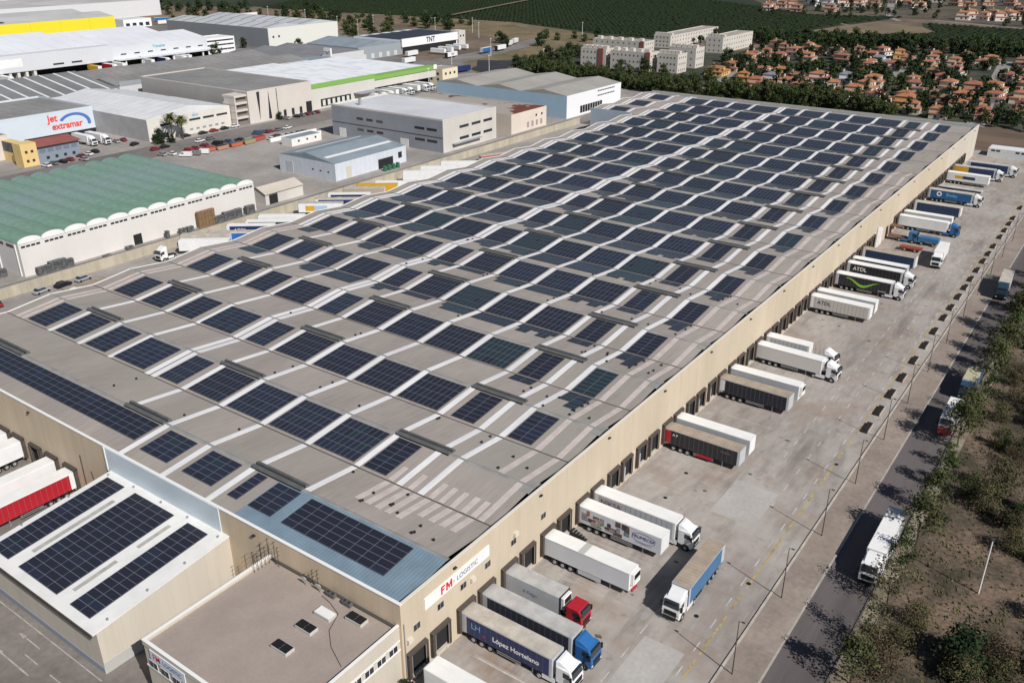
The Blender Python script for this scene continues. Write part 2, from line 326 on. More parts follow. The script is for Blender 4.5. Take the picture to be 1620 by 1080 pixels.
for ks in (range(15), range(15, 18)):
  b = MB()
  for k in ks:
    for s in (0, 1):
        xa, xb = (k + .5 * s) * P, (k + .5 * s + .5) * P; y = YE if k >= 15 else YL
        za, zb = (ZV, ZR) if s == 0 else (ZR, ZV)
        b.prism([(xa, za), (xb, zb), (xb, zb + .09), (xa, za + .09)], y - .22, y + .06, 'y')
  b.build('side_coping', COPING, W)
def slope_strip(xa, xb, y0, y1, dz=.05):
    """faces of a strip that follows the roof from xa to xb"""
    m = MB(); xs = [xa]; k = math.ceil(xa / (P / 2) + 1e-6)
    while k * P / 2 < xb - 1e-6: xs.append(k * P / 2); k += 1
    xs.append(xb)
    for i in range(len(xs) - 1):
        a, c = xs[i], xs[i + 1]
        if i: a += .2
        if i < len(xs) - 2: c -= .2
        za, zc = zr(a) + dz, zr(c) + dz
        m.face([(a, y0, za), (c, y0, zc), (c, y1, zc), (a, y1, za)])
        m.face([(a, y0, za), (c, y0, zc), (c, y0, zc - dz), (a, y0, za - dz)])
    return m
STR = [(13.3, 9.8, 1), (17.2, 9.8, 1), (25.4, 9.5, 1), (35.7, .5, 1.05), (45.8, .5, 1.05), (55.9, .5, 1.05), (65.9, 9.5, 1), (74.1, P, 1.1), (75.8, P, 1.1), (87.2, P, 1), (97.2, P, 1), (107.4, P, .95)]
for y, x0, wd in STR:
    xs = P + .1 if y < 18 else x0
    slope_strip(xs, L - 6, y - wd / 2, y + wd / 2).build('skylight_strip', STRIPE, W)
for y in (117.6, 119.4):
    slope_strip(P + .1, 5 * P, y - .5, y + .5).build('skylight_strip', ROSY, W); slope_strip(5 * P, L - 4, y - .5, y + .5).build('skylight_strip', STRIPE, W)
for y in (126.2, 136.4, 138.3): slope_strip(15 * P + .3, L - 4, y - .5, y + .5).build('skylight_strip', STRIPE, W)
slope_strip(1.5 * P + .3, 13 * P, 6.2, 7.2).build('skylight_strip', ROSY, W); slope_strip(P + .1, 13 * P, 2.5, 3.4).build('skylight_strip', ROSY, W)
for i, y in enumerate((18.9, 17.1, 15.3, 13.5, 11.6, 9.7, 7.8, 6.0, 4.2)):
    slope_strip(12.3 if i < 5 else 14.4, P - .2, y - .48, y + .48).build('skylight_strip', ROSY, W)
for y in (18.9, 15.3, 11.6, 9.8, 7.9, 6.0, 4.3): slope_strip(P + .2, 22.2, y - .42, y + .42).build('skylight_strip', ROSY, W)
slope_strip(.4, 9.1, .64, 30.2, .02).build('metal_roof_patch', BLUEM, W)
slope_strip(L - 5.5, L - .4, .64, YE - .4, .03).build('metal_roof_patch', mat('blue_grey_sheet', (.20, .25, .29), .5, n=.12, ns=.2), W)
for k in (1, 2, 3, 4): slope_strip((k + .5) * P - 1.5, (k + .5) * P + 1.5, .64, 2.2, .02).build('metal_roof_patch', ROOFG, W)
# pale-blue cladding strip above the annex, and the front wall's drain pipe
b = MB(); b.box(-.12, 0, 32, 58.4, 8.2, 12.2); b.build('blue_cladding', LBLUE, W)
b = MB(); b.box(-.2, -.12, 58.2, 58.5, 8.2, 12.3); b.build('cladding_edge', COPING, W)
# ridge ventilators
vb = MB(); vb.prism([(-.8, 0), (.8, 0), (.8, .32), (.55, .58), (.26, .58), (.2, .28), (-.2, .28), (-.26, .58), (-.55, .58), (-.8, .32)], 0, 10.2, 'y')
vent_me = vb.mesh('roof_vent', VENTG)
vl = MB(); vl.box(-.84, -.801, .0, 10.2, .0, .33); vl.box(.801, .84, .0, 10.2, .0, .33); vl.box(-.19, .19, .05, 10.15, .281, .31)  # louvre faces, near-black to paint in the vents' shaded sides and trough

louv_shade = vl.mesh('louvre_shade', VENTD)
for k in range(17):
    for y in ((15.4, 56.7, 98.4) if k else (25.9, 56.7, 98.4)):
        o = link('roof_vent', vent_me, W, loc=((k + .5) * P + .3, y, ZR - .12)); link('louvre_shade', louv_shade, o)
# bird-stops / anchors scattered along the ribs
an = MB().box(-.14, .14, -.14, .14, 0, .28).mesh('roof_anchor', VENTD)
rr = random.Random(3)
for i in range(92):
    k = rr.randrange(0, 6); y = rr.choice([8, 14.3, 18, 24.5, 36.6, 46.7, 56.8, 75, 7.7, 4.5, 12.4]) + rr.uniform(-.2, .2); x = k * P + rr.uniform(10.3, 17.8)
    link('roof_anchor', an, W, loc=(x, y, zr(x) + .02))
# lights under the parapet
lf = MB().box(-.25, .25, -.35, 0, 0, .14).mesh('wall_lamp', DARK)
for k in range(18): link('wall_lamp', lf, W, loc=(9.6 + k * P, 0, 11.2))
for y in (43, 80): link('wall_lamp', lf, W, loc=(0, y if y > 50 else 25, 10.9), rz=R(-90))
# dock shelters
ds = MB(); ds.box(0, .4, -.5, 0, .95, 4.6); ds.box(3.05, 3.45, -.5, 0, .95, 4.6)
ds.prism([(-.52, 4.3), (0, 4.3), (0, 4.72), (-.52, 4.6)], .4, 3.05, 'x'); ds.prism([(-.52, 4.35), (0, 4.35), (0, 4.72), (-.52, 4.6)], 0, .4, 'x'); ds.prism([(-.52, 4.35), (0, 4.35), (0, 4.72), (-.52, 4.6)], 3.05, 3.45, 'x')
ds_me = ds.mesh('dock_shelter', BROWN)
di_me = MB().box(.4, 3.05, -.06, -.01, 1.15, 4.2).mesh('dock_door', INNER)
dp_me = MB().box(-.05, .05, -.52, -.5, 1.0, 4.5).mesh('edge_strip', mat('grey_edge', (.28, .25, .23), .7))
dl_me = MB().box(.7, 2.75, -.42, 0, .85, 1.12).box(.75, 1.0, -.55, -.42, .7, 1.05).box(2.45, 2.7, -.55, -.42, .7, 1.05).mesh('dock_leveller', mat('leveller_cream', (.58, .54, .46), .8, n=.2, ns=1))
dd_me = MB().box(.9, 1.25, -.3, -.2, 1.3, 3.2).mesh('door_flap', TGREY)
gap = {21, 22}
for i in range(0, 34):
    if i in gap: continue
    for dx in (.5, 4.75):
        o = link('dock_shelter', ds_me, W, loc=(9.29 * i + dx - .05, 0, 0)); link('dock_door', di_me, o); link('edge_strip', dp_me, o, loc=(.5, 0, 0)); link('edge_strip', dp_me, o, loc=(2.95, 0, 0)); link('dock_leveller', dl_me, o)
        if (i * 7 + int(dx)) % 3 == 0 and i > 2: link('door_flap', dd_me, o)
for y in (68.4, 73.9, 78.8, 84.3, 88.9, 94.4):
    o = link('dock_shelter', ds_me, W, loc=(0, y + 3.45, 0), rz=R(-90)); link('dock_door', di_me, o); link('edge_strip', dp_me, o, loc=(.5, 0, 0)); link('edge_strip', dp_me, o, loc=(2.95, 0, 0)); link('dock_leveller', dl_me, o)
def fm_letters(parent, x, y, z, h, m=None):
    t = h * .23; w_ = h * .62; b = MB()
    for q in ([(0, 0), (t, 0), (t, h), (0, h)], [(t, h - t), (w_, h - t), (w_, h), (t, h)], [(t, h * .42), (w_ * .85, h * .42), (w_ * .85, h * .42 + t * .9), (t, h * .42 + t * .9)]): b.face([(x + a, y, z + c) for a, c in q])
    x += w_ * 1.3; W_ = h * .95
    for q in ([(0, 0), (t, 0), (t, h), (0, h)], [(W_ - t, 0), (W_, 0), (W_, h), (W_ - t, h)], [(t, h), (t, h * .55), (W_ / 2, h * .05), (W_ / 2, h * .5)], [(W_ - t, h), (W_ / 2, h * .5), (W_ / 2, h * .05), (W_ - t, h * .55)]): b.face([(x + a, y, z + c) for a, c in q])
    return b.build('lettering', TXTR, parent)
# signs and windows on the wall by the corner
b = MB(); b.box(4.0, 16.5, -.14, -.002, 8.7, 10.35); sg = b.build('sign_board', WHITE, W)
fm_letters(sg, 6.9, -.16, 8.95, 1.2); text('>', .7, TXTN, (9.35, -.15, 9.4), '-y', sg)
text('LOGISTIC', .98, TXTN, (12.0, -.15, 9.45), '-y', sg)
wf = MB().box(0, 1.25, -.05, -.002, 0, 1.0).mesh('window', mat('window_frame', (.5, .46, .38), .7)); wg = MB().box(.08, .58, -.08, -.05, .08, .92).box(.66, 1.17, -.08, -.05, .08, .92).mesh('pane', GLASS)
for x in (1.9, 6.2, 10.6, 15.6, 21.3, 28.4): o = link('window', wf, W, loc=(x, 0, 6.9)); link('pane', wg, o)
ac = MB().box(0, .8, -.4, 0, 0, .6).mesh('air_conditioner', mat('ac_beige', (.62, .58, .5), .6))
for x, z in ((.7, 6.1), (12.6, 7.0), (21.9, 8.2)): link('air_conditioner', ac, W, loc=(x, 0, z))
b = MB(); b.cyl((.35, -.1, .2), (.35, -.1, 9.3), .07, n=6); b.build('drain_pipe', STEEL, W)
dpp = MB().cyl((0, -.08, 0.2), (0, -.08, 4.6), .08, n=6).mesh('drain_pipe', COPING)
for i in (5, 7, 9, 11, 12, 14, 16): link('drain_pipe', dpp, W, loc=(9.29 * i + 8.9, 0, 0))
b = MB(); b.cyl((-.1, 66.2, 8), (-.1, 66.2, 2), .05, n=5); b.cyl((-.1, 63.8, 6), (-.1, 62.6, .5), .04, n=5); b.build('cable', DARK, W)

# ------------------------------------------------------------------ solar arrays
def array(rects, zf, label, group='solar arrays on the rippled warehouse roof', seed=0):
    """rects: (x0,x1,y0,y1,nx,ny). One mesh of frames and cells that follows the slope"""
    m = MB(); rn = random.Random(seed); tint = rn.choice([0, 0, 0, 1, 0, 1, 2] if rects[0][0] > 40 else [0, 0, 1])
    for x0, x1, y0, y1, nx, ny in rects:
        m.face([(x0, y0, zf(x0) + .13), (x1, y0, zf(x1) + .13), (x1, y1, zf(x1) + .13), (x0, y1, zf(x0) + .13)], 0)
        for pa, pb in (((x0, y0), (x1, y0)), ((x0, y0), (x0, y1)), ((x1, y0), (x1, y1)), ((x0, y1), (x1, y1))):
            m.face([(pa[0], pa[1], zf(pa[0]) + .03), (pb[0], pb[1], zf(pb[0]) + .03), (pb[0], pb[1], zf(pb[0]) + .13), (pa[0], pa[1], zf(pa[0]) + .13)], 1)
        dx, dy = (x1 - x0) / nx, (y1 - y0) / ny; g = .04
        for i in range(nx):
            for j in range(ny):
                a, c, d, e = x0 + i * dx + g, x0 + (i + 1) * dx - g, y0 + j * dy + g, y0 + (j + 1) * dy - g
                q = 1 + (tint if rn.random() < .7 else rn.randrange(3)) if tint else 1 + (rn.random() < .12)
                m.face([(a, d, zf(a) + .14), (c, d, zf(c) + .14), (c, e, zf(c) + .14), (a, e, zf(a) + .14)], q)
    o = m.build('solar_array', [PFR] + PAN); tag(o, label, 'solar panels', group); return o
CL = [(8.1, 12.45, 'l'), (18.95, 23.5, 'l'), (26.35, 34.85, 'p'), (36.5, 44.8, 'p'), (46.65, 55.0, 'p'), (57.0, 65.0, 'p'), (68.0, 73.1, 'p'), (77.5, 86.6, 'l'), (89.5, 95.9, 'l'), (99.4, 106.2, 'l'), (109.5, 116.1, 'l')]
def grid(x0, x1, y0, y1, o):
    if o == 'l': return (x0, x1, y0, y1, max(1, round((x1 - x0) / 1.12)), max(1, round((y1 - y0) / 2.2)))
    return (x0, x1, y0, y1, max(1, round((x1 - x0) / 1.97)), max(1, round((y1 - y0) / 1.04)))
for k in range(1, 18):
    for c, (y0, y1, o) in enumerate(CL):
        if k == 1:
            if c == 0: continue
            if c == 1: y0, y1 = 20.1, 24.5
        xa, xb = k * P + (.65 if k < 3 else .3), (k + .5) * P - .85
        if k == 17: xb = (k + .5) * P - 1.4
        if k >= 6: y0, y1 = {5: (56.8, 65.2), 6: (67, 73.3), 7: (76.7, 86.6), 8: (88.3, 96.4), 9: (98.4, 106.7), 10: (108.6, 116.7), 4: (46.5, 55.1), 3: (36.4, 45.0), 2: (26.2, 35)}.get(c, (y0, y1))
        rs = [grid(xa, xb, y0, y1, o)]
        v = k * P - .25; wy = y1 - y0
        if k >= 3 and c == 0: rs += [grid(v - 5.6, v, y0, y0 + wy / 2, o), grid(v - 3.4, v, y0 + wy / 2, y1, o)]
        if k >= 3 and c == 1: rs += [grid(v - 2.2, v, y0, y1, o)]
        if k >= 6:
            if c == 2: rs += [grid(v - 4.6, v, y0, y1, o), grid(v - 6.2, v - 4.6, y0 + 1, y0 + wy * .45, o), grid(v - 6.2, v - 4.6, y0 + wy * .6, y1 - .5, o)]
            if c in (3, 4, 7): rs += [grid(v - 6.8, v, y0, y1, o)]
            if c in (5, 6): rs += [grid(v - 3.9, v, y0, y1, o), grid(v - 5.5, v - 3.9, y0, y0 + wy * .5, o)]
            if c in (8, 10): rs += [grid(v - 5.6, v, y0, y1, o), grid(v - 6.9, v - 5.6, y0 + 1, y1 - 2, o)]
            if c == 9: rs += [grid(v - 3.4, v, y0, y1, o)]
        elif k >= 4:
            if c == 2: rs += [grid(v - 2, v, y0, y1, o), grid(v - 4, v - 2, y0 + wy * .1, y0 + wy * .38, o), grid(v - 4, v - 2, y0 + wy * .62, y1 - .8, o)]
            if c == 3: rs += [grid(v - 4, v, y0, y1, o)]
            if c == 4: rs += [grid(v - 2, v, y0, y1 - 1, o), grid(v - 4, v - 2, y0, y1 - 2, o)]
            if c == 5: rs += [grid(v - 2, v, y0 + 1, y1, o)]
            if c == 6: rs += [grid(v - 2, v, y0 - 1.2, y1, o), grid(v - 4, v - 2, y0 + 1.5, y1 - 1, o)]
            if c == 7: rs += [grid(v - 4.6, v, y0, y1, o)]
            if c == 8: rs += [grid(v - 3.4, v, y0, y1 - 1, o), grid(v - 4.6, v - 3.4, y0, y1 - 2.4, o)]
            if c == 10: rs += [grid(v - 3.4, v, y0 + (2.2 if k % 2 else 0), y1, o)]
        array(rs, zr, 'solar array %s in its row from the truck yard, %s panelled row from the front' % (ORD[c - 1 if k == 1 else c], ORD[k]), seed=k * 31 + c)
    if k >= 15:
        array([grid(k * P + .65, (k + .5) * P - 1, 127.6, 135, 'l')], zr, 'outermost solar array on the widened far roof end, %s panelled row from the front' % ORD[k], seed=k)
# front slope
def flat(x0, x1, y0, y1): return (x0, x1, y0, y1, max(1, round((x1 - x0) / 1.1)), max(1, round((y1 - y0) / 2.2)))
array([flat(3.05, 8.5, 5.4, 23.4)], zr, 'large solar array on the blue metal patch by the front corner', seed=2)
array([flat(3.05, 8.5, 25.5, 29.95)], zr, 'small solar array between the big corner array and a single column of panels', seed=6)
array([flat(3.05, 8.5, 32.2, 34.2)], zr, 'single column of solar panels on the front slope', seed=6)
array([flat(3.05, 8.5, 37.6, 44.15)], zr, 'solar array on the front slope above the white annex, nearer the corner', seed=6)
array([flat(3.05, 8.5, 47.7, 54.2)], zr, 'solar array on the front slope above the annex edge, farther from the corner', seed=6)
array([flat(4.0, 8.5, 57.0, 118)], zr, 'very long strip of solar panels along the front slope above the left docks', seed=9)

# ------------------------------------------------------------------ annexes in front
A = thing('annex', 'cream annex with white solar roof against the warehouse front', 'building')
za = lambda x: 8.42 + .102 * x
b = MB(); b.prism([(-19.4, 0), (-.01, 0), (-.01, za(0) - .15), (-19.4, za(-19.4) - .15)], 30.6, 57.6, 'y'); b.build('wall', CREAM2, A)
b = MB(); b.prism([(-19.9, za(-19.9) - .14), (-.02, za(0) - .14), (-.02, za(0)), (-19.9, za(-19.9))], 30.5, 57.7, 'y'); b.build('roof', PWH, A)
b = MB(); b.box(-20.05, -19.9, 30.7, 57.6, 5.9, 6.36); b.build('gutter', BROWN, A)
b = MB(); b.box(-19.46, -19.4, 30.6, 57.6, 0, .9); b.build('plinth', mat('blue_grey_plinth', (.26, .29, .35), .8), A)
b = MB(); b.box(-19.3, -12, 30.54, 30.6, 0, 1.6); b.build('plinth', mat('grey_plinth', (.42, .42, .40), .8), A)
b = MB()
for y0, y1, x0, x1 in ((50.4, 51.2, -16, -4), (39.0, 39.7, -17, -11), (38.9, 39.6, -8, -3)): b.face([(x0, y0, za(x0) + .02), (x1, y0, za(x1) + .02), (x1, y1, za(x1) + .02), (x0, y1, za(x0) + .02)])
b.build('translucent_sheet', mat('worn_sheet', (.42, .41, .38), .7, n=.2, ns=1), A)
b = MB()
for x, y in ((-1, 56.9), (-7, 57.3), (-14, 57.3), (-.7, 44.5), (-.7, 51), (-.7, 38.5), (-1, 31.6), (-6.5, 31.2), (-12, 31.2), (-17.5, 31.2)): b.cyl((x, y, za(x)), (x, y, za(x) + .25), .16, n=8)
b.build('roof_cowl', STEEL, A)
GA = 'solar arrays on the white annex roof'
array([flat(-18.6, -1.4, 52.2, 56.5)], za, 'long narrow solar array on the white annex roof, beside the parked trailers', GA, 1)
array([flat(-18.6, -1.4, 40.5, 49.6)], za, 'wide middle solar array on the white annex roof', GA, 1)
array([flat(-18.6, -1.4, 33.2, 37.5)], za, 'long narrow solar array on the white annex roof, beside the office block', GA, 1)

O = thing('office_block', 'low cream office block with flat gravel roof at the warehouse corner', 'building')
b = MB(); b.box(-18.3, -.01, .35, 22.2, 0, 8.5); b.build('wall', CREAM2, O)
b = MB(); b.box(-18.0, -.02, .65, 21.9, 8.501, 8.75); b.build('roof', GRAVEL, O)
b = MB(); b.box(-18.4, -.02, .3, .62, 8.5, 9.2); b.box(-18.4, -18.08, .62, 21.95, 8.5, 9.2); b.box(-18.4, -.02, 21.95, 22.25, 8.5, 9.2); b.build('parapet', CREAM2, O)
b = MB(); b.box(-18.45, -.03, .26, .62, 9.2, 9.27); b.box(-18.45, -18.05, .62, 21.9, 9.2, 9.27); b.box(-18.45, -.03, 21.9, 22.3, 9.2, 9.27); b.build('parapet_cap', COPING, O)
b = MB(); b.box(-18.0, -.3, .66, .9, 8.752, 8.8); b.box(-.4, -.03, .66, 21.9, 8.752, 8.9); b.build('gutter', mat('roof_gutter', (.07, .065, .06), .8), O)
b = MB(); b.box(-18.46, -18.4, .36, 22.1, 5.6, 5.85); b.box(-18.4, -.03, .3, .34, 5.55, 5.8); b.box(-18.4, -.03, .3, .34, 6.95, 7.1); b.build('sill_band', COPING, O)
ow = MB().box(0, 1.5, -.05, 0, 0, 1.0).mesh('window', COPING); og = MB().box(.08, .7, -.07, -.05, .08, .92).box(.8, 1.42, -.07, -.05, .08, .92).mesh('pane', GLASS)
for i in range(9): o = link('window', ow, O, loc=(-17.6 + i * 1.95, .33, 5.82)); link('pane', og, o)
for i in range(9): o = link('window', ow, O, loc=(-18.42, 21.4 - i * 2.1, 5.9), rz=R(-90)); link('pane', og, o)
b = MB(); b.box(-18.5, -18.4, 14.6, 20.9, 7.1, 8.6); sg = b.build('sign_board', mat('sign_pale_blue', (.62, .68, .76), .5), O)
text('FM', 1.15, TXTR, (-18.51, 19.7, 7.85), '-x', sg, bold=.015); text('LOGISTIC', .8, TXTN, (-18.51, 16.9, 7.8), '-x', sg)
skb = MB().box(-.8, .8, -1.45, 1.45, 0, .55).mesh('kerb_box', mat('skylight_kerb', (.50, .49, .46), .7))
skt = MB().box(-.72, .72, -1.38, -.04, .551, .62).box(-.72, .72, .04, 1.38, .551, .62)
skd = skt.mesh('skylight_glass', BLACK); skw = skt.mesh('skylight_glass', WHITE)
for (x, y, m_, lb) in ((-3.4, 8.8, skw, 'white skylight on the gravel office roof'), (-1.9, 5.2, skd, 'black skylight on the gravel office roof, right beside the warehouse wall'), (-6.2, 8.9, skd, 'black skylight on the gravel office roof, middle of the row'), (-9.9, 8.7, skd, 'black skylight on the gravel office roof, farthest from the warehouse wall')):
    t = thing('roof_skylight', lb, 'skylight', (x, y, 8.75), 0, 'skylights on the office roof'); t.scale = (.8, .86, .75); link('kerb_box', skb, t); link('skylight_glass', m_, t)
# antennas and cooling units at the edge of the office roof
cnt = 0
for x, y, h in ((-3.2, 21.5, 3.2), (-2.6, 21.5, 2.6), (-2, 21.5, 3.6), (-1.4, 21.5, 2.8), (-.9, 21.4, 3.9), (-.6, 20.6, 3.5), (-.7, 19.9, 3.0), (-.8, 13.6, 2.6), (-.8, 12.7, 3.0)):
    b = MB(); b.cyl((0, 0, 0), (0, 0, h), .035, n=5)
    for z in (.55, .75, .95): b.box(-.3, .3, -.02, .02, h * z, h * z + .04)
    o = b.build('antenna_mast', VENTD); o.location = (x, y, 8.75); cnt += 1
    tag(o, 'thin grey aerial mast in the cluster at the back corner of the office roof' if y > 15 else 'thin grey aerial mast beside the satellite dishes on the office roof', 'antenna', 'aerials on the office roof' if y > 15 else 'aerials beside the dishes')
def dish(x, y, lb):
    t = thing('satellite_dish', lb, 'dish', (x, y, 8.75)); b = MB(); b.cyl((0, 0, 0), (0, 0, .9), .05, n=6); b.build('pole', STEEL, t)
    b = MB(); b.cyl((-.2, 0, 1.0), (0, -.0, 1.05), .55, .2, 12); b.build('reflector', WHITE, t)
dish(-1.1, 14.6, 'white satellite dish on the office roof, farther from the corner'); dish(-1.0, 12.2, 'white satellite dish on the office roof, nearer the corner')
for y, lb in ((10.6, 'grey cooling unit by the warehouse wall, nearer the dishes'), (7.9, 'grey cooling unit by the warehouse wall, nearer the corner')):
    t = thing('cooling_unit', lb, 'cooling unit', (-.75, y, 8.75), 0, 'cooling units on the office roof'); t.scale = (.55, .8, .7)
    MB().box(-.45, .45, -.9, .9, .15, .9).build('casing', VENTG, t, bev=.03); b = MB(); b.cyl((0, -.42, .9), (0, -.42, .96), .32, n=12); b.cyl((0, .42, .9), (0, .42, .96), .32, n=12); b.build('fan', VENTD, t)
b = MB(); pts = [(-8, 1.5), (-6.6, 4.5), (-4.9, 6.6), (-2.4, 7.7), (-1.6, 9.9), (-1.3, 11.6)]
for i in range(len(pts) - 1): b.cyl((*pts[i], 8.79), (*pts[i + 1], 8.79), .035, n=5)
tag(b.build('roof_cable', DARK), 'black cable snaking across the gravel office roof', 'cable')

# ------------------------------------------------------------------ lorries
WH = MB().cyl((0, -.16, 0), (0, .16, 0), .5, n=16).mesh('tyre', DARK)
RIM = MB().cyl((0, -.17, 0), (0, .17, 0), .27, n=12).mesh('rim', mat('rim_grey', (.45, .46, .47), .4, .4))
WH2 = MB().cyl((0, -.28, 0), (0, .28, 0), .5, n=16).mesh('tyre', DARK)
def wheel(root, x, y, dual=False):
    o = link('wheel', WH2 if dual else WH, root, loc=(x, y, .5)); link('rim', RIM, o, loc=(0, .12 * (1 if y > 0 else -1) * (1.6 if dual else .3), 0)); return o
CACHE = {}
def cmesh(key, fn):
    if key not in CACHE: CACHE[key] = fn()
    return CACHE[key]
def trailer(root, side, roof, style='curtain', Lt=13.6, front=None, rear=None, x0=0, h=4.0, detail=True):
    """body from x0 (rear doors) to x0+Lt"""
    fr = front or TGREY; rc = rear or TGREY; W2 = 1.275
    def body():
        m = MB(); m.box(0, Lt, -W2, W2, 1.18, h - .06); return m.mesh('cargo_body', side, bev=.03)
    link('cargo_body', cmesh(('b', Lt, side.name, h), body), root, loc=(x0, 0, 0))
    link('roof_sheet', cmesh(('r', Lt, roof.name, h), lambda: MB().box(.03, Lt - .03, -W2 + .04, W2 - .04, h - .061, h).mesh('roof_sheet', roof)), root, loc=(x0, 0, 0))
    link('front_panel', cmesh(('f', fr.name, h), lambda: MB().box(0, .07, -W2, W2, 1.18, h + .005).mesh('front_panel', fr)), root, loc=(x0 + Lt, 0, 0))
    link('rear_frame', cmesh(('rf', rc.name, h), lambda: MB().box(-.08, 0, -W2, W2, 1.1, h + .01).box(-.1, -.08, -.03, .03, 1.3, h - .1).mesh('rear_frame', rc)), root, loc=(x0, 0, 0))
    if style == 'curtain':
        def cap():
            m = MB()
            for s in (-1, 1):
                y = s * (W2 + .012)
                m.box(0, .95, min(y, s * W2), max(y, s * W2), 1.2, h - .1); m.box(Lt - .35, Lt, min(y, s * W2), max(y, s * W2), 1.2, h - .1)
                m.box(0, Lt, min(y, s * W2) - .01, max(y, s * W2) + .01, h - .16, h - .02)
            return m.mesh('corner_post', fr)
        link('corner_post', cmesh(('cp', Lt, fr.name, h), cap), root, loc=(x0, 0, 0))
        def straps():
            m = MB()
            for s in (-1, 1):
                y = s * (W2 + .008)
                for i in range(14): m.box(1.3 + i * .85, 1.34 + i * .85, min(y, s * W2), max(y, s * W2), 1.2, h - .2)
            return m.mesh('strap', mat('strap_' + side.name, tuple(c * .6 + .02 for c in side.node_tree.nodes['Principled BSDF'].inputs['Base Color'].default_value[:3]) if False else (.12, .13, .15), .7))
        if detail: link('strap', cmesh(('st', Lt, side.name, h), straps), root, loc=(x0, 0, 0))
    if style == 'reefer':
        link('cooling_unit', cmesh('ru', lambda: MB().box(0, .5, -.95, .95, 2.0, 3.85).box(.5, .52, -.8, .8, 2.1, 2.9, 0).mesh('cooling_unit', WHITE, bev=.08)), root, loc=(x0 + Lt + .07, 0, 0))
        link('cooling_grille', cmesh('rg', lambda: MB().box(.52, .55, -.75, .75, 2.9, 3.7).mesh('cooling_grille', BLACK)), root, loc=(x0 + Lt + .07, 0, 0))
        link('trim', cmesh(('tr', Lt, h), lambda: MB().box(0, Lt, -W2 - .012, -W2, 1.18, 1.32).box(0, Lt, W2, W2 + .012, 1.18, 1.32).box(0, Lt, -W2 - .012, -W2, h - .14, h - .02).box(0, Lt, W2, W2 + .012, h - .14, h - .02).box(1.1, 1.13, -W2 - .01, -W2, 1.3, h - .1).mesh('trim', TGREY)), root, loc=(x0, 0, 0))
    link('chassis', cmesh(('ch', Lt), lambda: MB().box(.2, Lt - .3, -.55, -.4, .8, 1.18).box(.2, Lt - .3, .4, .55, .8, 1.18).box(.0, .12, -1.15, 1.15, .55, .7).box(1.2, 5.6, -1.2, 1.2, 1.04, 1.12).mesh('chassis', BLACK)), root, loc=(x0, 0, 0))
    if detail:
        for xw in (1.9, 3.2, 4.5):
            for s in (-1, 1): wheel(root, x0 + xw, s * 1.02, False)
        link('side_guard', cmesh(('sg', Lt), lambda: MB().box(5.6, Lt - 4.4, -1.26, -1.22, .55, .68).box(5.6, Lt - 4.4, -1.26, -1.22, .85, .98).box(5.6, Lt - 4.4, 1.22, 1.26, .55, .68).box(5.6, Lt - 4.4, 1.22, 1.26, .85, .98).mesh('side_guard', STEEL)), root, loc=(x0, 0, 0))
        link('pallet_box', cmesh(('pb', Lt), lambda: MB().box(6.2, 8.6, -1.2, -.6, .5, 1.1).box(6.2, 8.6, .6, 1.2, .5, 1.1).mesh('pallet_box', BLACK)), root, loc=(x0, 0, 0))
        for s in (-1, 1): link('landing_leg', cmesh('ll', lambda: MB().box(-.08, .08, -.08, .08, .1, 1.1).box(-.18, .18, -.14, .14, 0, .1).mesh('landing_leg', STEEL)), root, loc=(x0 + Lt - 2.9, s * .85, 0))
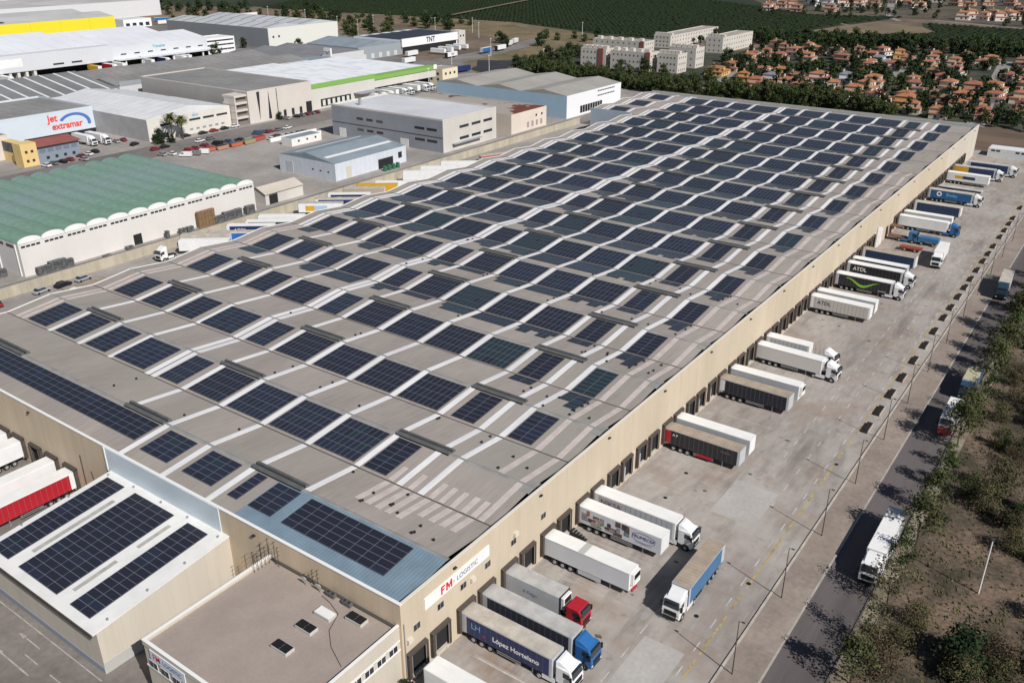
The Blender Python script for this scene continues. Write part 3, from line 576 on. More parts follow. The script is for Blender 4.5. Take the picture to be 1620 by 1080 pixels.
def tractor(root, col, x0, detail=True, wind=None, deflector=True, bars=False):
    """x0 = back of chassis; the cab front ends up at x0+5.9"""
    X = x0 + 3.55
    def cab():
        m = MB(); m.prism([(0, .95), (2.05, .55), (2.32, .62), (2.38, 1.5), (2.28, 2.15), (2.02, 3.05), (1.85, 3.2), (0, 3.25)], -1.22, 1.22, 'y'); return m.mesh('cab', col, bev=.07)
    link('cab', cmesh(('cab', col.name), cab), root, loc=(X, 0, 0))
    if deflector:
        def df():
            m = MB(); n = len(m.v)
            m.v += [(-.05, -1.15, 3.2), (1.75, -.95, 3.2), (1.75, .95, 3.2), (-.05, 1.15, 3.2), (-.05, -1.12, 3.95), (.35, -.95, 3.93), (.35, .95, 3.93), (-.05, 1.12, 3.95)]
            for q in ((0, 3, 2, 1), (4, 5, 6, 7), (0, 1, 5, 4), (1, 2, 6, 5), (2, 3, 7, 6), (3, 0, 4, 7)): m.f.append(q); m.m.append(0)
            return m.mesh('air_deflector', col, bev=.05)
        link('air_deflector', cmesh(('df', col.name), df), root, loc=(X, 0, 0))
    def ws():
        m = MB(); a = Vector((2.29, 0, 2.17)); c = Vector((2.055, 0, 2.98)); n = Vector((.0, 0, 0)) + Vector((.04, 0, .012))
        p = [(a.x, -1.1, a.z), (a.x, 1.1, a.z), (c.x, 1.02, c.z), (c.x, -1.02, c.z)]
        m.face([(q[0] + .035, q[1], q[2]) for q in p]); m.box(2.0, 2.34, -1.0, 1.0, 3.0, 3.16)
        for s in (-1, 1):
            y = s * 1.232; m.face([(1.0, y, 2.1), (2.05, y, 2.1), (1.85, y, 2.85), (1.0, y, 2.85)])
        return m.mesh('windscreen', GLASS)
    link('windscreen', cmesh('ws', ws), root, loc=(X, 0, 0))
    link('grille', cmesh('gr', lambda: MB().box(2.36, 2.41, -.85, .85, 1.05, 1.75).box(2.34, 2.40, -1.1, 1.1, .62, .8).mesh('grille', BLACK)), root, loc=(X, 0, 0))
    if detail:
        for s in (-1, 1):
            link('headlight', cmesh('hl', lambda: MB().box(2.34, 2.39, -.16, .16, .82, 1.0).mesh('headlight', mat('lamp_glass', (.7, .7, .68), .2))), root, loc=(X, s * .98, 0))
            link('mirror', cmesh('mi', lambda: MB().box(2.1, 2.3, -.12, .12, 2.0, 2.75).mesh('mirror', BLACK)), root, loc=(X, s * 1.42, 0))
            link('fuel_tank', cmesh('ft', lambda: MB().box(-1.3, -.1, -.25, .25, .5, 1.05).mesh('fuel_tank', TGREY, bev=.06)), root, loc=(X, s * .95, 0))
            link('side_skirt', cmesh(('sk', col.name), lambda: MB().box(-1.9, -.1, -.02, .02, .45, 1.15).mesh('side_skirt', col)), root, loc=(X, s * 1.22, 0))
        link('chassis', cmesh('tc', lambda: MB().box(-3.5, .4, -.42, -.3, .7, 1.0).box(-3.5, .4, .3, .42, .7, 1.0).box(-3.0, -1.3, -.5, .5, 1.0, 1.12).mesh('chassis', BLACK)), root, loc=(X, 0, 0))
        for s in (-1, 1): wheel(root, X + 1.25, s * 1.05); wheel(root, X - 2.3, s * .95, True)
        link('wheel_arch', cmesh('wa', lambda: MB().cyl((1.25, -1.24, .52), (1.25, 1.24, .52), .62, n=16).mesh('wheel_arch', BLACK)), root, loc=(X, 0, 0))
    if bars: link('bull_bar', cmesh('bb', lambda: MB().cyl((2.62, -1, .9), (2.62, 1, .9), .04, n=6).cyl((2.62, -1, 1.3), (2.62, 1, 1.3), .04, n=6).cyl((2.62, -.8, .5), (2.62, -.8, 1.35), .04, n=6).cyl((2.62, .8, .5), (2.62, .8, 1.35), .04, n=6).mesh('bull_bar', BLACK)), root, loc=(X, 0, 0))
def lorry(name, label, loc, heading, side, roof, style='curtain', cab=None, Lt=13.6, front=None, rear=None, group=None, h=4.0, detail=True, deflector=True, gap=.55, cat=None, bars=False):
    """heading: degrees of the driving direction; loc: ground point below the rear doors"""
    t = thing(name, label, cat or ('semi-trailer' if cab is None else 'lorry'), (loc[0], loc[1], loc[2] if len(loc) > 2 else .01), R(heading), group)
    trailer(t, side, roof, style, Lt, front, rear, 0, h, detail)
    if cab: tractor(t, cab, Lt + gap - 3.55 + (.5 if style == 'reefer' else 0), detail, deflector=deflector, bars=bars)
    return t
def dock(i, half, label, **k):
    x = 9.29 * i + (.5 if half == 'a' else 4.75) + 1.7; dx = k.pop('dx', 0); dy = k.pop('dy', 0); hd = k.pop('hd', -90)
    return lorry('semi_trailer' if not k.get('cab') else 'semi_truck', label, (x + dx, -.25 + dy), hd, **k)
# the local +y side of a lorry backed onto the south wall faces +x (east); the near side (towards the camera) is local -y
def side_text(t, s, size, m, x, z, bold=0, y=-1.30):
    o = text(s, size, m, (x, y, z), '-y', t, bold=bold); return o
# near side of lorry at heading -90: camera sees local -y?  (local x -> world -y, local y -> world +x): camera is at -x => local -y side
t = dock(0, 'b', 'white box trailer at the dock nearest the corner, cut by the photo bottom', side=TW, roof=TWR, style='plain', dx=-2.9 + -1.75, dy=-2.4); text('D', 1.3, TXTB, (3.2, -1.29, 2.7), '-y', t, bold=.04)
t = dock(1, 'a', 'navy curtain-sided lorry lettered Lopez Hortelano with white cab and dusty beige roof', side=TNAVY, roof=TTAN2, cab=TW, front=TGREY)
side_text(t, 'López Hortelano', 1.0, TXTW, 8.4, 2.35, .02); side_text(t, 'LH', 1.25, TXTC, 2.4, 2.75); side_text(t, '.', 1.2, TXTR, 3.6, 2.3, .08)
t = dock(1, 'b', 'dark curtain-sided lorry with bright blue cab and grey dusty roof', side=mat('dark_slate_curtain', (.035, .04, .055), .5), roof=TGRF, cab=TBLUE, front=TGREY)
t = dock(2, 'a', 'short pale grey lorry with red cab at the dock', side=TGREY, roof=TGRF, cab=TRED, Lt=8.6, style='reefer', front=BLACK, deflector=False); side_text(t, 'ñ Frigo', .8, mat('lettering_grey_blue', (.25, .3, .4), .6), 4.2, 2.6)
t = dock(3, 'a', 'plain white refrigerated semi-trailer without tractor, grey patch on its roof', side=mat('trailer_pale', (.62, .64, .68), .4, n=.05), roof=TWR, style='reefer', front=WHITE)
MB().box(5.6, 6.6, -1.22, 1.22, 4.001, 4.012).build('roof_patch', mat('roof_patch_grey', (.45, .44, .42), .8), t); MB().box(13.7, 13.95, -.7, .7, .8, 1.15).build('front_support', TRED, t)
MB().box(5.8, 9.4, -1.29, -1.26, .45, 1.1).build('side_box', TGREY, t)
t = dock(4, 'a', 'white trailer with food pictures and oval lettering on its side', side=mat('trailer_pale2', (.60, .62, .67), .4, n=.05), roof=TWR, style='plain', front=WHITE)
def vv(a): return (a[0] * .5, a[1] * .5, a[2] * .5)
PICS = [((.30, .27, .30), .7, 3.2), ((.12, .08, .07), 1.5, 2.3), ((.42, .33, .32), 2.6, 3.4), ((.10, .25, .33), 3.7, 5.0), ((.62, .60, .60), 4.2, 5.2), ((.06, .05, .06), 5.5, 7.2), ((.42, .16, .12), 6.2, 8.2), ((.16, .27, .18), 7.3, 8.4)]
PCOL = [mat('side_print_' + n_, c, .5, n=.4, ns=3) for n_, c in zip(['mauve', 'umber', 'rose', 'teal', 'white', 'charcoal', 'red', 'green'], [p[0] for p in PICS])]
rq = random.Random(4)
for i in range(30):
    xa = rq.uniform(.5, 8.0); wd_ = rq.uniform(.4, 1.5); za_ = rq.uniform(1.3, 3.0); hh = rq.uniform(.3, 1.3); xb = min(8.6, xa + wd_)
    MB().box(xa, xb, -1.279 - .0012 * (i + 1), -1.276, za_, min(3.8, za_ + hh)).build('side_picture', PCOL[rq.choice([0, 1, 1, 2, 2, 3, 4, 5, 5, 6, 7, 0])], t)
text('FRUMECSA', .75, TXTN, (10.9, -1.30, 2.75), '-y', t); text('www.frumecsa.com', .34, mat('lettering_steel', (.3, .33, .42), .6), (10.9, -1.30, 1.8), '-y', t)
ov = MB(); N = 28
for i in range(N):
    a0, a1 = 2 * math.pi * i / N, 2 * math.pi * (i + 1) / N
    if (i % 14) in (0, 13, 12): continue
    ov.face([(10.9 + 2.0 * math.cos(a0), -1.30, 2.72 + .8 * math.sin(a0)), (10.9 + 2.0 * math.cos(a1), -1.30, 2.72 + .8 * math.sin(a1)), (10.9 + 1.93 * math.cos(a1), -1.30, 2.72 + .73 * math.sin(a1)), (10.9 + 1.93 * math.cos(a0), -1.30, 2.72 + .73 * math.sin(a0))])
ov.build('oval_emblem', TXTN, t)
t = dock(4, 'b', 'white curtain-sided lorry with white cab and boxed dark letters on grey panel', side=TGREY, roof=TWR, cab=TW, front=WHITE)
MB().box(1.1, 5.2, -1.3, -1.277, 1.7, 3.7).build('print_panel', mat('print_panel_mauve', (.46, .43, .46), .5), t); text('NIKSA', 1.25, mat('lettering_plum', (.12, .08, .1), .6), (3.1, -1.31, 2.9), '-y', t)
t = dock(7, 'a', 'black semi-trailer with red rear corner and tan ribbed tarp roof', side=TBLK, roof=TTAN, front=TGREY)
MB().box(.05, 1.25, -1.30, -1.276, 1.3, 3.75).build('red_panel', TRED, t); MB().box(6.2, 9.0, -1.285, -1.24, .55, 1.1).build('side_box', TRED, t); text('A P', .7, TXTW, (2.1, -1.3, 3.1), '-y', t)
text('MARIN', .55, mat('lettering_dim', (.16, .16, .17), .6), (11.2, -1.3, 2.9), '-y', t)
dock(7, 'b', 'plain white semi-trailer behind the black and red one', side=TGREY, roof=TWR, style='plain', front=WHITE)
t = dock(9, 'b', 'black semi-trailer with white rear corner panel and tan roof', side=mat('curtain_black_blue', (.018, .02, .03), .5), roof=TTAN, front=TGREY, hd=-90.5); MB().box(.3, 1.25, -1.30, -1.276, 1.6, 3.7).build('white_panel', TW, t)
dock(10, 'a', 'plain white refrigerated trailer beside the black trailer with tan roof', side=TGREY, roof=TWR, style='reefer', front=WHITE)
t = dock(11, 'b', 'all-white refrigerated lorry with white cab standing at the dock', side=mat('trailer_warm', (.62, .60, .58), .45), roof=TWR, style='reefer', cab=TW, front=WHITE, hd=-91.5)
dock(12, 'a', 'short white trailer docked in front of a white tractor unit', side=TGREY, roof=TWR, style='curtain', Lt=9.2, front=WHITE)
t = thing('tractor_unit', 'white tractor unit parked alone ahead of the short docked trailer', 'tractor unit', (114.0, -9.0, .01), R(-95)); tractor(t, TW, .2)
t = dock(15, 'a', 'pale grey semi-trailer with dark ATDL lettering at its rear', side=mat('trailer_warm2', (.50, .48, .45), .45), roof=TWR, style='curtain', front=WHITE); text('ATDL', 1.25, TXTB, (3.4, -1.31, 2.75), '-y', t)
dock(15, 'b', 'plain white semi-trailer just beyond the grey ATDL trailer', side=TGREY, roof=TWR, style='plain', front=WHITE)
t = dock(17, 'a', 'black lorry with a lime green swoosh on its side and white cab', side=TBLK, roof=TWR, cab=TW, front=TGREY, hd=-89.3)
def swoosh(t):
    m = MB(); pr = []
    for i in range(25):
        u = i / 24; x = 2.6 + 8.2 * u; z = 2.6 + .75 * math.sin((u * 1.15 + .12) * 2 * math.pi + .2) * (1 - .2 * u); wd = .42 * math.sin(math.pi * min(1, u * 1.02 + .02)) + .02; pr.append((x, z, wd))
    for i in range(24):
        a, c = pr[i], pr[i + 1]; m.face([(a[0], -1.30, a[1] - a[2]), (c[0], -1.30, c[1] - c[2]), (c[0], -1.30, c[1] + c[2] * .4), (a[0], -1.30, a[1] + a[2] * .4)])
    m.build('swoosh', LIME, t)
swoosh(t); text('www.jml', .5, TXTW, (11.4, -1.31, 1.5), '-y', t)
t = dock(18, 'a', 'black lorry with white ATDL lettering and white cab', side=TBLK, roof=TWR, cab=TW, front=TGREY, hd=-89.3); text('ATDL', 1.35, TXTW, (3.4, -1.31, 2.75), '-y', t, bold=.02)
dock(18, 'b', 'dark blue semi-trailer with clean white roof, beyond the black ATDL lorry', side=TDBL, roof=TWR, front=TGREY, hd=-89.3)
dock(19, 'b', 'dark blue semi-trailer with dusty tan roof', side=TDBL, roof=TTAN, front=TW)
dock(23, 'b', 'tall white refrigerated semi-trailer coupled to a blue cab', side=TW, roof=TWR, style='reefer', cab=TBLUE, deflector=True, front=WHITE, hd=-91)
dock(24, 'a', 'plain white semi-trailer beyond the white one with the blue cab', side=TGREY, roof=TWR, style='plain', front=WHITE, dx=.6)
dock(25, 'b', 'royal blue semi-trailer without lettering on the far part of the yard', side=TDBL, roof=TTAN2, front=TW, hd=-90)
t = dock(27, 'b', 'blue curtain-sided lorry with a white round emblem and white cab', side=mat('curtain_mid_blue', (.02, .10, .27), .5), roof=TTAN2, cab=TW, front=TGREY, hd=-90.5)
text('Bleday', 1.3, TXTC, (7.4, -1.31, 2.7), '-y', t, bold=.02); rg = MB()
for i in range(16):
    a0, a1 = math.pi * i / 8, math.pi * (i + 1) / 8
    rg.face([(3.6 + r_ * math.cos(a), -1.31, 2.75 + r_ * math.sin(a)) for r_, a in ((.8, a0), (.8, a1), (.4, a1), (.4, a0))])
rg.build('round_emblem', TXTW, t)
lorry('low_loader', 'empty flatbed trailer with blue deck beyond the blue lorry with the round emblem', (272.5, -.4), -90, side=TDBL, roof=TGRF, style='plain', h=1.6, front=TW, cat='flatbed trailer')
t = dock(30, 'b', 'white refrigerated trailer with a yellow and blue stripe', side=TW, roof=TWR, style='plain', front=WHITE, hd=-92)
MB().box(3.0, 5.4, -1.30, -1.276, 2.1, 3.1).build('yellow_stripe', TYEL, t); MB().box(5.4, 9.4, -1.30, -1.276, 2.1, 3.1).build('blue_stripe', TDBL, t)
t = dock(31, 'b', 'dark blue lorry with an orange rear box panel and white cab, next to last', side=TDBL, roof=TGRF, cab=TW, hd=-90, dx=2); MB().box(.2, 5.0, -1.31, -1.276, 1.3, 3.8).build('orange_panel', TYEL, t)
dock(32, 'b', 'farthest dark blue lorry with white cab at the last docks', side=TDBL, roof=TGRF, cab=TW, hd=-90, dx=2, dy=-3)
# middle of the yard
lorry('semi_truck', 'blue-sided lorry with tan tarp roof and white cab, standing out in the yard', (42.2, -20.3), 180.4, side=TMID, roof=TTAN, cab=TW, Lt=11.4, h=4.0, bars=True, gap=.35)
lorry('box_lorry', 'white box lorry driving towards the camera in the middle of the yard', (200.5, -17.0), 183, side=TW, roof=TWR, style='plain', cab=TW, Lt=10.0, h=3.9, gap=.3)
# on the road
lorry('semi_truck', 'long white lorry parked on the road under the small trees', (64.6, -38.9), 180.6, side=TW, roof=TWR, style='reefer', cab=TW, Lt=11.8, gap=.15)
lorry('box_lorry', 'white box lorry with red front panel parked on the road', (107.3, -38.7), 180.5, side=TW, roof=TWR, style='plain', cab=TW, Lt=6.6, h=3.5, gap=.1, deflector=False)
MB().box(9.43, 9.6, -1.15, 1.15, .6, 1.85).build('front_panel', mat('faded_red_panel', (.42, .06, .07), .5), bpy.data.objects['box_lorry.001'])
lorry('box_lorry', 'lorry with yellowish roof and blue cab parked on the road, beyond the red-fronted one', (123.2, -38.9), 180.5, side=TBLUE, roof=mat('yellowed_roof', (.48, .45, .30), .8, n=.2, ns=.6), style='plain', cab=mat('cab_dark_blue', (.02, .06, .13), .4), Lt=6.8, h=3.5, gap=.1, deflector=False)
lorry('semi_truck', 'grey-roofed lorry with dark teal cab driving along the road', (186.5, -33.7 - 1.2), 183, side=TGREY, roof=TTAN2, cab=mat('cab_teal', (.02, .05, .075), .4), Lt=10.5, gap=.2, style='plain')
# odd vehicle and pipes by the gap in the docks
t = thing('crane_lorry', 'blue lorry with flat bed and box being unloaded at the gap in the docks', 'lorry', (207.5, -.8, .01), R(-90))
tractor(t, TMID, 2.0, deflector=False); MB().box(.1, 4.6, -1.25, 1.25, 1.0, 1.25).box(.1, .3, -1.25, 1.25, 1.25, 4.2).box(.1, 3.2, -1.25, 1.25, 4.0, 4.2).build('cargo_frame', mat('frame_brown', (.16, .09, .06), .8), t)
MB().box(8.2, 13.6, -1.2, 1.2, 1.0, 2.3).build('skip_body', TMID, t, bev=.05)
for xw in (9.3, 12.4):
    for s in (-1, 1): wheel(t, xw, s * 1.0, True)
t = thing('low_trailer', 'low red flatbed beside the blue lorry at the gap in the docks', 'trailer', (199.5, -6, .01), R(-90)); MB().box(0, 5.8, -1.2, 1.2, .8, 1.1).build('deck', mat('deck_red', (.25, .05, .03), .7), t); wheel(t, 1.5, 1); wheel(t, 1.5, -1); wheel(t, 4.2, 1); wheel(t, 4.2, -1)
for i, dx in enumerate((0, .9, 1.8, 2.6)):
    b = MB(); b.cyl((196 + dx * 1.6, -.35, .1), (196 + dx * 1.6, -.35, 6.2 - i * .4), .22, n=10); b.box(196 + dx * 1.6 - .3, 196 + dx * 1.6 + .3, -.35, 0, 5.4 - i * .4, 5.6 - i * .4)
    tag(b.build('vent_pipe', WHITE), 'white vertical pipe on the wall at the gap in the docks, %s of four' % ORD[i], 'pipe', 'white pipes at the gap in the docks')
t = thing('dock_stair', 'steel stair with dark treads beside the third dock pair', 'stair', (35.9, -.1, 0), R(-90)); b = MB()
for i in range(6): b.box(.4 + i * .42, .8 + i * .42, -.6, .6, 1.1 - i * .2, 1.15 - i * .2)
b.build('tread', VENTD, t); b = MB(); b.box(.2, 3, -.65, -.6, .0, 1.2); b.cyl((.3, -.62, 1.1), (.3, -.62, 2.1), .03, n=5); b.cyl((.3, -.62, 2.1), (2.9, -.62, 1.0), .03, n=5); b.cyl((2.9, -.62, 0), (2.9, -.62, 1.0), .03, n=5); b.build('handrail', VENTD, t)
t = thing('yellow_barrier', 'yellow steel guard frame on the yard beside the white refrigerated trailer', 'barrier', (33.6, -5.6, 0)); b = MB()
for x, y in ((0, 0), (1.1, 0), (1.1, -1.0), (0, -1.0)): b.cyl((x, y, 0), (x, y, 1.2), .06, n=6)
b.build('post', TYEL, t); b = MB(); b.box(-.05, 1.15, -.05, .05, 1.1, 1.2); b.box(-.05, 1.15, -1.05, -.95, 1.1, 1.2); b.box(1.05, 1.15, -1, 0, .6, .7); b.build('rail', TYEL, t)
# left docks, heading -x
ll = [(86.0, TW, 'plain', 'white semi-trailer at the left docks, second visible from the annex side gap', None), (75.6, TW, 'plain', 'white semi-trailer at the left docks beside the red one', None), (70.1, TRED, 'curtain', 'semi-trailer with deep red side and white roof, next to the white annex', None), (90.6, TW, 'plain', 'white trailer at the left docks, cut by the photo edge', None)]
for y, m_, st, lb, c in ll: lorry('semi_trailer', lb, (-.3, y + .05), 180, side=m_, roof=TWR, style=st, front=WHITE)
lorry('semi_truck', 'white lorry just entering the bottom left corner of the photo', (-30.2, 50), -91, side=TW, roof=TWR, style='plain', cab=None, Lt=13.6, front=WHITE)
# side yard between the warehouse and the long wall: rears at the wall, noses at the warehouse
SY = [(95.8, TNAVY, TWR, 'navy trailer with white ATDL lettering in the side yard, left one of two', 'ATDL', 154.5), (88.5, mat('curtain_bright_blue', (.02, .12, .42), .5), TTAN2, 'bright blue trailer in the side yard beside the white lorry', '', 153.4), (82.5, TTAN2, TTAN2, 'dusty beige trailer in the side yard behind the white lorry', '', 157.6),
      (107.3, TW, TWR, 'long white trailer parked in the side yard beside the dark green one', '', 154.5), (101.5, mat('curtain_dark_green', (.03, .06, .06), .5), TWR, 'dark green trailer in the side yard', '', 153.2),
      (123.5, TW, TGRF, 'white trailer with orange and pale blue panel in the side yard', 'panel', 155), (130.0, TNAVY, TTAN2, 'navy trailer with grey roof in the side yard', 'LOGI', 154.3), (136.4, TNAVY, TWR, 'navy trailer with white ATDL lettering in the side yard, right one of two', 'ATDL', 155.4),
      (144.2, mat('trailer_beige', (.40, .34, .28), .6), TTAN2, 'beige trailer in the side yard before the yellow one', '', 156.4), (150.2, TYEL, TYEL, 'yellow trailer in the side yard', '', 156), (156.2, TW, TWR, 'white trailer in the side yard beyond the yellow one', '', 153.5), (172.1, TW, TWR, 'white trailer with dark rear doors in the side yard', '', 155.2),
      (181, TW, TWR, 'white trailer in the far side yard, left of two', '', 154.8), (191, TW, TWR, 'white trailer in the far side yard, right of two', '', 153.6)]
for x, sd, rf, lb, tx, y in SY:
    t = lorry('semi_trailer', lb, (x + 1, y + .8), -52, side=sd, roof=rf, style='curtain' if sd.name.startswith('curtain') else 'plain', front=WHITE, rear=DARK)
    if tx == 'panel': MB().box(2.2, 5.0, -1.3, -1.276, 1.6, 3.3).build('orange_panel', TYEL, t); MB().box(5.0, 9, -1.3, -1.276, 1.6, 3.3).build('blue_panel', mat('print_pale_blue', (.35, .5, .65), .5), t)
    elif tx: text(tx, 1.5, TXTW, (4, -1.31, 2.6), '-y', t)
lorry('semi_trailer', 'white trailer coupled askew behind a white cab in the side yard', (88.8, 144.0), 129, side=TW, roof=TWR, style='plain', front=WHITE)
t = thing('tractor_unit', 'white cab turned askew from its white trailer in the side yard', 'tractor unit', (78.4, 154.2, .01), R(186)); tractor(t, TW, .2)
lorry('semi_trailer', 'low trailer with rust-red frame lying along the side wall', (214, 153), -25, side=mat('frame_rust', (.33, .12, .08), .7), roof=TTAN2, style='plain', h=2.2)


# ------------------------------------------------------------------ cars
def car_mesh(m, kind=0):
    def f():
        b = MB(); b.prism([(-2.15, .35), (2.1, .35), (2.18, .62), (1.95, .82), (1.05, .92), (-1.9, .95), (-2.15, .8)], -.86, .86, 'y'); return b.mesh('car_body', m, bev=.08)
    return cmesh(('car', m.name), f)
def car(label, loc, heading, m, group=None, van=False):
    t = thing('van' if van else 'parked_car', label, 'van' if van else 'car', (loc[0], loc[1], .02), R(heading), group)
    if van:
        link('van_body', cmesh(('van', m.name), lambda: MB().prism([(-2.4, .35), (2.4, .35), (2.45, .9), (1.7, 1.2), (1.2, 1.95), (-2.4, 2.0)], -.92, .92, 'y').mesh('van_body', m, bev=.08)), t)
        link('window', cmesh('vw', lambda: MB().box(.4, 1.3, -.94, .94, 1.2, 1.75).mesh('window', GLASS)), t)
    else:
        link('car_body', car_mesh(m), t)
        link('cabin_glass', cmesh('cg', lambda: MB().prism([(-1.75, .93), (1.15, .9), (.45, 1.4), (-1.2, 1.42)], -.74, .74, 'y').mesh('cabin_glass', GLASS, bev=.05)), t)
        link('car_roof', cmesh(('cr', m.name), lambda: MB().prism([(-1.2, 1.40), (.42, 1.39), (.3, 1.46), (-1.1, 1.47)], -.68, .68, 'y').mesh('car_roof', m, bev=.02)), t)
    for x in (-1.35, 1.35):
        for s in (-1, 1): link('wheel', cmesh('cw', lambda: MB().cyl((0, -.1, 0), (0, .1, 0), .32, n=12).mesh('wheel', DARK)), t, loc=(x, s * .8, .32))
    return t
CS = vcol('car_silver', (.45, .46, .48), metal=.3); CB = vcol('car_black', (.015, .015, .018)); CR = vcol('car_red', (.26, .022, .025)); CW = vcol('car_white', (.75, .75, .76)); CBL = vcol('car_blue', (.05, .08, .15)); CG = vcol('car_grey', (.16, .17, .18))
car('silver estate car parked by the long wall, leftmost of the row', (42.2, 157.6), 8, CS); car('black car parked between two silver cars by the long wall', (47.6, 157.4), 8, CB); car('silver hatchback parked by the long wall, right end of the row', (52.9, 157.2), 8, CS)
car('red car at the left edge of the photo by the long wall', (31.5, 158.0), 80, CR); car('white car half hidden behind the warehouse roof edge', (47.0, 150.5), 10, CW)
# street cars and machinery of the estate
for i, (x, y, m_, h, lb) in enumerate([(152.8, 272.9, CR, 5, 'dark red car on the estate street near the bush'), (157.6, 273.3, CB, 5, 'black car on the estate street behind the dark red one'), (153.3, 288.0, CB, 20, 'black car beside the jet hauliers yard gate'), (166.1, 282.9, CW, 5, 'white car by the palms'), (173.0, 270.9, CW, 5, 'white car parked on the estate street'), (178.6, 271.3, CG, 5, 'dark grey car behind the white one on the estate street'), (176.1, 284.6, CB, 5, 'black car in front of the white shed'), (148.5, 262, CS, 95, 'silver car in the rental yard, leftmost'), (151.5, 260, CW, 95, 'white car in the rental yard')]): car(lb, (x, y), h, m_)
for i, (x, y) in enumerate(((112, 282), (115.5, 283), (119, 283), (122.5, 284), (128.5, 286), (132, 287), (136, 289), (126, 280))):
    car(['white car', 'grey car', 'black car', 'red car', 'dark red car', 'white sports car', 'black hatchback', 'silver car'][i] + ' parked before the grey-blue office', (x, y), 100, [CW, CG, CB, CR, CR, CW, CB, CS][i])
def skip(x, y, m_, lb, top=None):
    t = thing('skip_container', lb, 'skip', (x, y, .02), R(3)); MB().prism([(-2.6, .2), (2.6, .2), (3.1, 1.6), (-3.1, 1.6)], -1.1, 1.1, 'y').build('tub', m_, t, bev=.04); MB().box(-2.7, 2.7, -.95, .95, 1.55, 1.9).build('load', top or CG, t, bev=.2)
skip(163.9, 253, mat('skip_rust', (.40, .13, .08), .7), 'rust-red loaded skip in the rental yard', CR); skip(169.5, 252, mat('skip_salmon', (.42, .22, .15), .7), 'salmon skip piled with dark machines', CB); skip(176.5, 252, TORNG, 'bright orange skip in the rental yard', CBL); skip(183, 251.5, mat('skip_brown', (.34, .24, .14), .7), 'brown skip in the rental yard', mat('green_load', (.12, .25, .15), .7)); skip(190, 253.5, mat('skip_red2', (.38, .08, .06), .7), 'red skip at the right end of the rental yard', CR)
for i, (x, y) in enumerate(((158, 258), (163, 261), (168.5, 262), (173.5, 260), (179, 260.5), (184, 259), (198, 252), (197, 263), (201, 264), (153, 253), (156.5, 252), (160, 251.5))):
    car(['red van', 'dark red car', 'red car', 'black van', 'blue car', 'black car', 'red pickup', 'blue van', 'grey car', 'white trailer van', 'grey van', 'white van'][i] + ' in the machinery rental yard', (x, y), 95 + i * 3, [CR, CR, CR, CB, CBL, CB, CR, CBL, CG, CW, CG, CW][i], van='van' in ['red van', '', '', 'black van', '', '', '', 'blue van', '', 'white trailer van', 'grey van', 'white van'][i])

LOTS = [('street front of the stone office', 228, 279.5, 3.2, 0, 7, 92), ('strip by the grey block building', 203, 262, 5.2, 0, 3, 5), ('low-walled lot left of the grey block', 193, 249.5, 3.1, 0, 7, 88), ('dark lot beyond the green-banded hall', 380, 322, 3.4, .4, 5, 100), ('kerb of the estate street near the white shed', 184, 283.5, 6.0, .3, 4, 4), ('yard beside the haulier hall', 152, 299, 3.4, .2, 3, 80), ('edge of the tall hall car park', 425, 497, 3.4, 0, 9, 92), ('village side street', 505, 43, 7, 1.2, 5, 15), ('village main road', 430, 13, 13, 1.1, 9, 6)]
rc = random.Random(15)
for lot, x, y, dx, dy, n, hd in LOTS:
    for i in range(n):
        if rc.random() < .12: continue
        k = rc.randrange(6); car('%s car, %s, %s from the left' % (['silver', 'black', 'red', 'white', 'blue', 'grey'][k], lot, ORD[i]), (x + i * dx, y + i * dy), hd + rc.uniform(-4, 4), [CS, CB, CR, CW, CBL, CG][k], 'cars in the ' + lot)
# ------------------------------------------------------------------ street furniture
t0 = thing('street_lamp', 'thin street lamp on the pavement by the yard, nearest the camera', 'street lamp', (24.2, -30.6, .1), 0, 'thin street lamps along the yard pavement')
POLE = mat('lamp_pole_dark', (.05, .048, .045), .6)
MB().cyl((0, 0, 0), (0, 0, 8.2), .075, .045, 6).build('pole', POLE, t0); MB().cyl((0, 0, 8.15), (0, -.35, 8.25), .03, n=5).box(-.1, .1, -.7, -.3, 8.2, 8.28).build('lamp_head', POLE, t0)
for i, x in enumerate((40.7, 57.2, 73.8, 90.5, 106.8, 122.8, 139.5, 156.9, 174, 191, 208, 225)):
    c = copy_tree(t0); c.location = (x, -30.6, .1); c['label'] = 'thin street lamp on the pavement by the yard, %s from the camera' % ORD[i + 1]
t = thing('flag_pole', 'tall white pole standing alone in the dry park', 'pole', (57.1, -51.8, 0)); MB().cyl((0, 0, 0), (0, 0, 8.8), .11, .08, 8).build('shaft', WHITE, t); MB().box(-.25, .25, -.25, .25, 8.8, 8.95).build('finial', POLE, t)
pl0 = thing('planter', 'dark empty planter trough along the yard edge', 'planter', (93.0, -27.1, .01), 0, 'dark troughs along the yard edge')
MB().box(-1.9, 1.9, -.5, .5, 0, .42).build('trough', mat('planter_dark', (.035, .028, .026), .9), pl0); MB().box(-1.75, 1.75, -.38, .38, .42, .5).build('soil', mat('planter_soil', (.015, .012, .01), .95), pl0)
MB().box(-1.9, 1.9, -.58, -.5, 0, .46).build('rim_stone', mat('planter_stone', (.42, .38, .32), .9), pl0)
for i, x in enumerate((100.6, 108.7, 117.1, 126.7, 135.8, 144.8, 154.1, 161.6, 169.9, 177.6, 184.8, 192.8, 201.3, 208.8, 216.6, 226.9, 234.5, 242.6, 249.7, 263.4, 278)):
    c = copy_tree(pl0); c.location.x = x; c['label'] = 'dark planter trough along the yard edge, %s counted from the camera end' % ORD[i + 1]
pl0['label'] = 'dark planter trough along the yard edge, first counted from the camera end'
mh = MB().cyl((0, 0, .005), (0, 0, .03), .33, n=12).mesh('manhole_cover', BLACK)
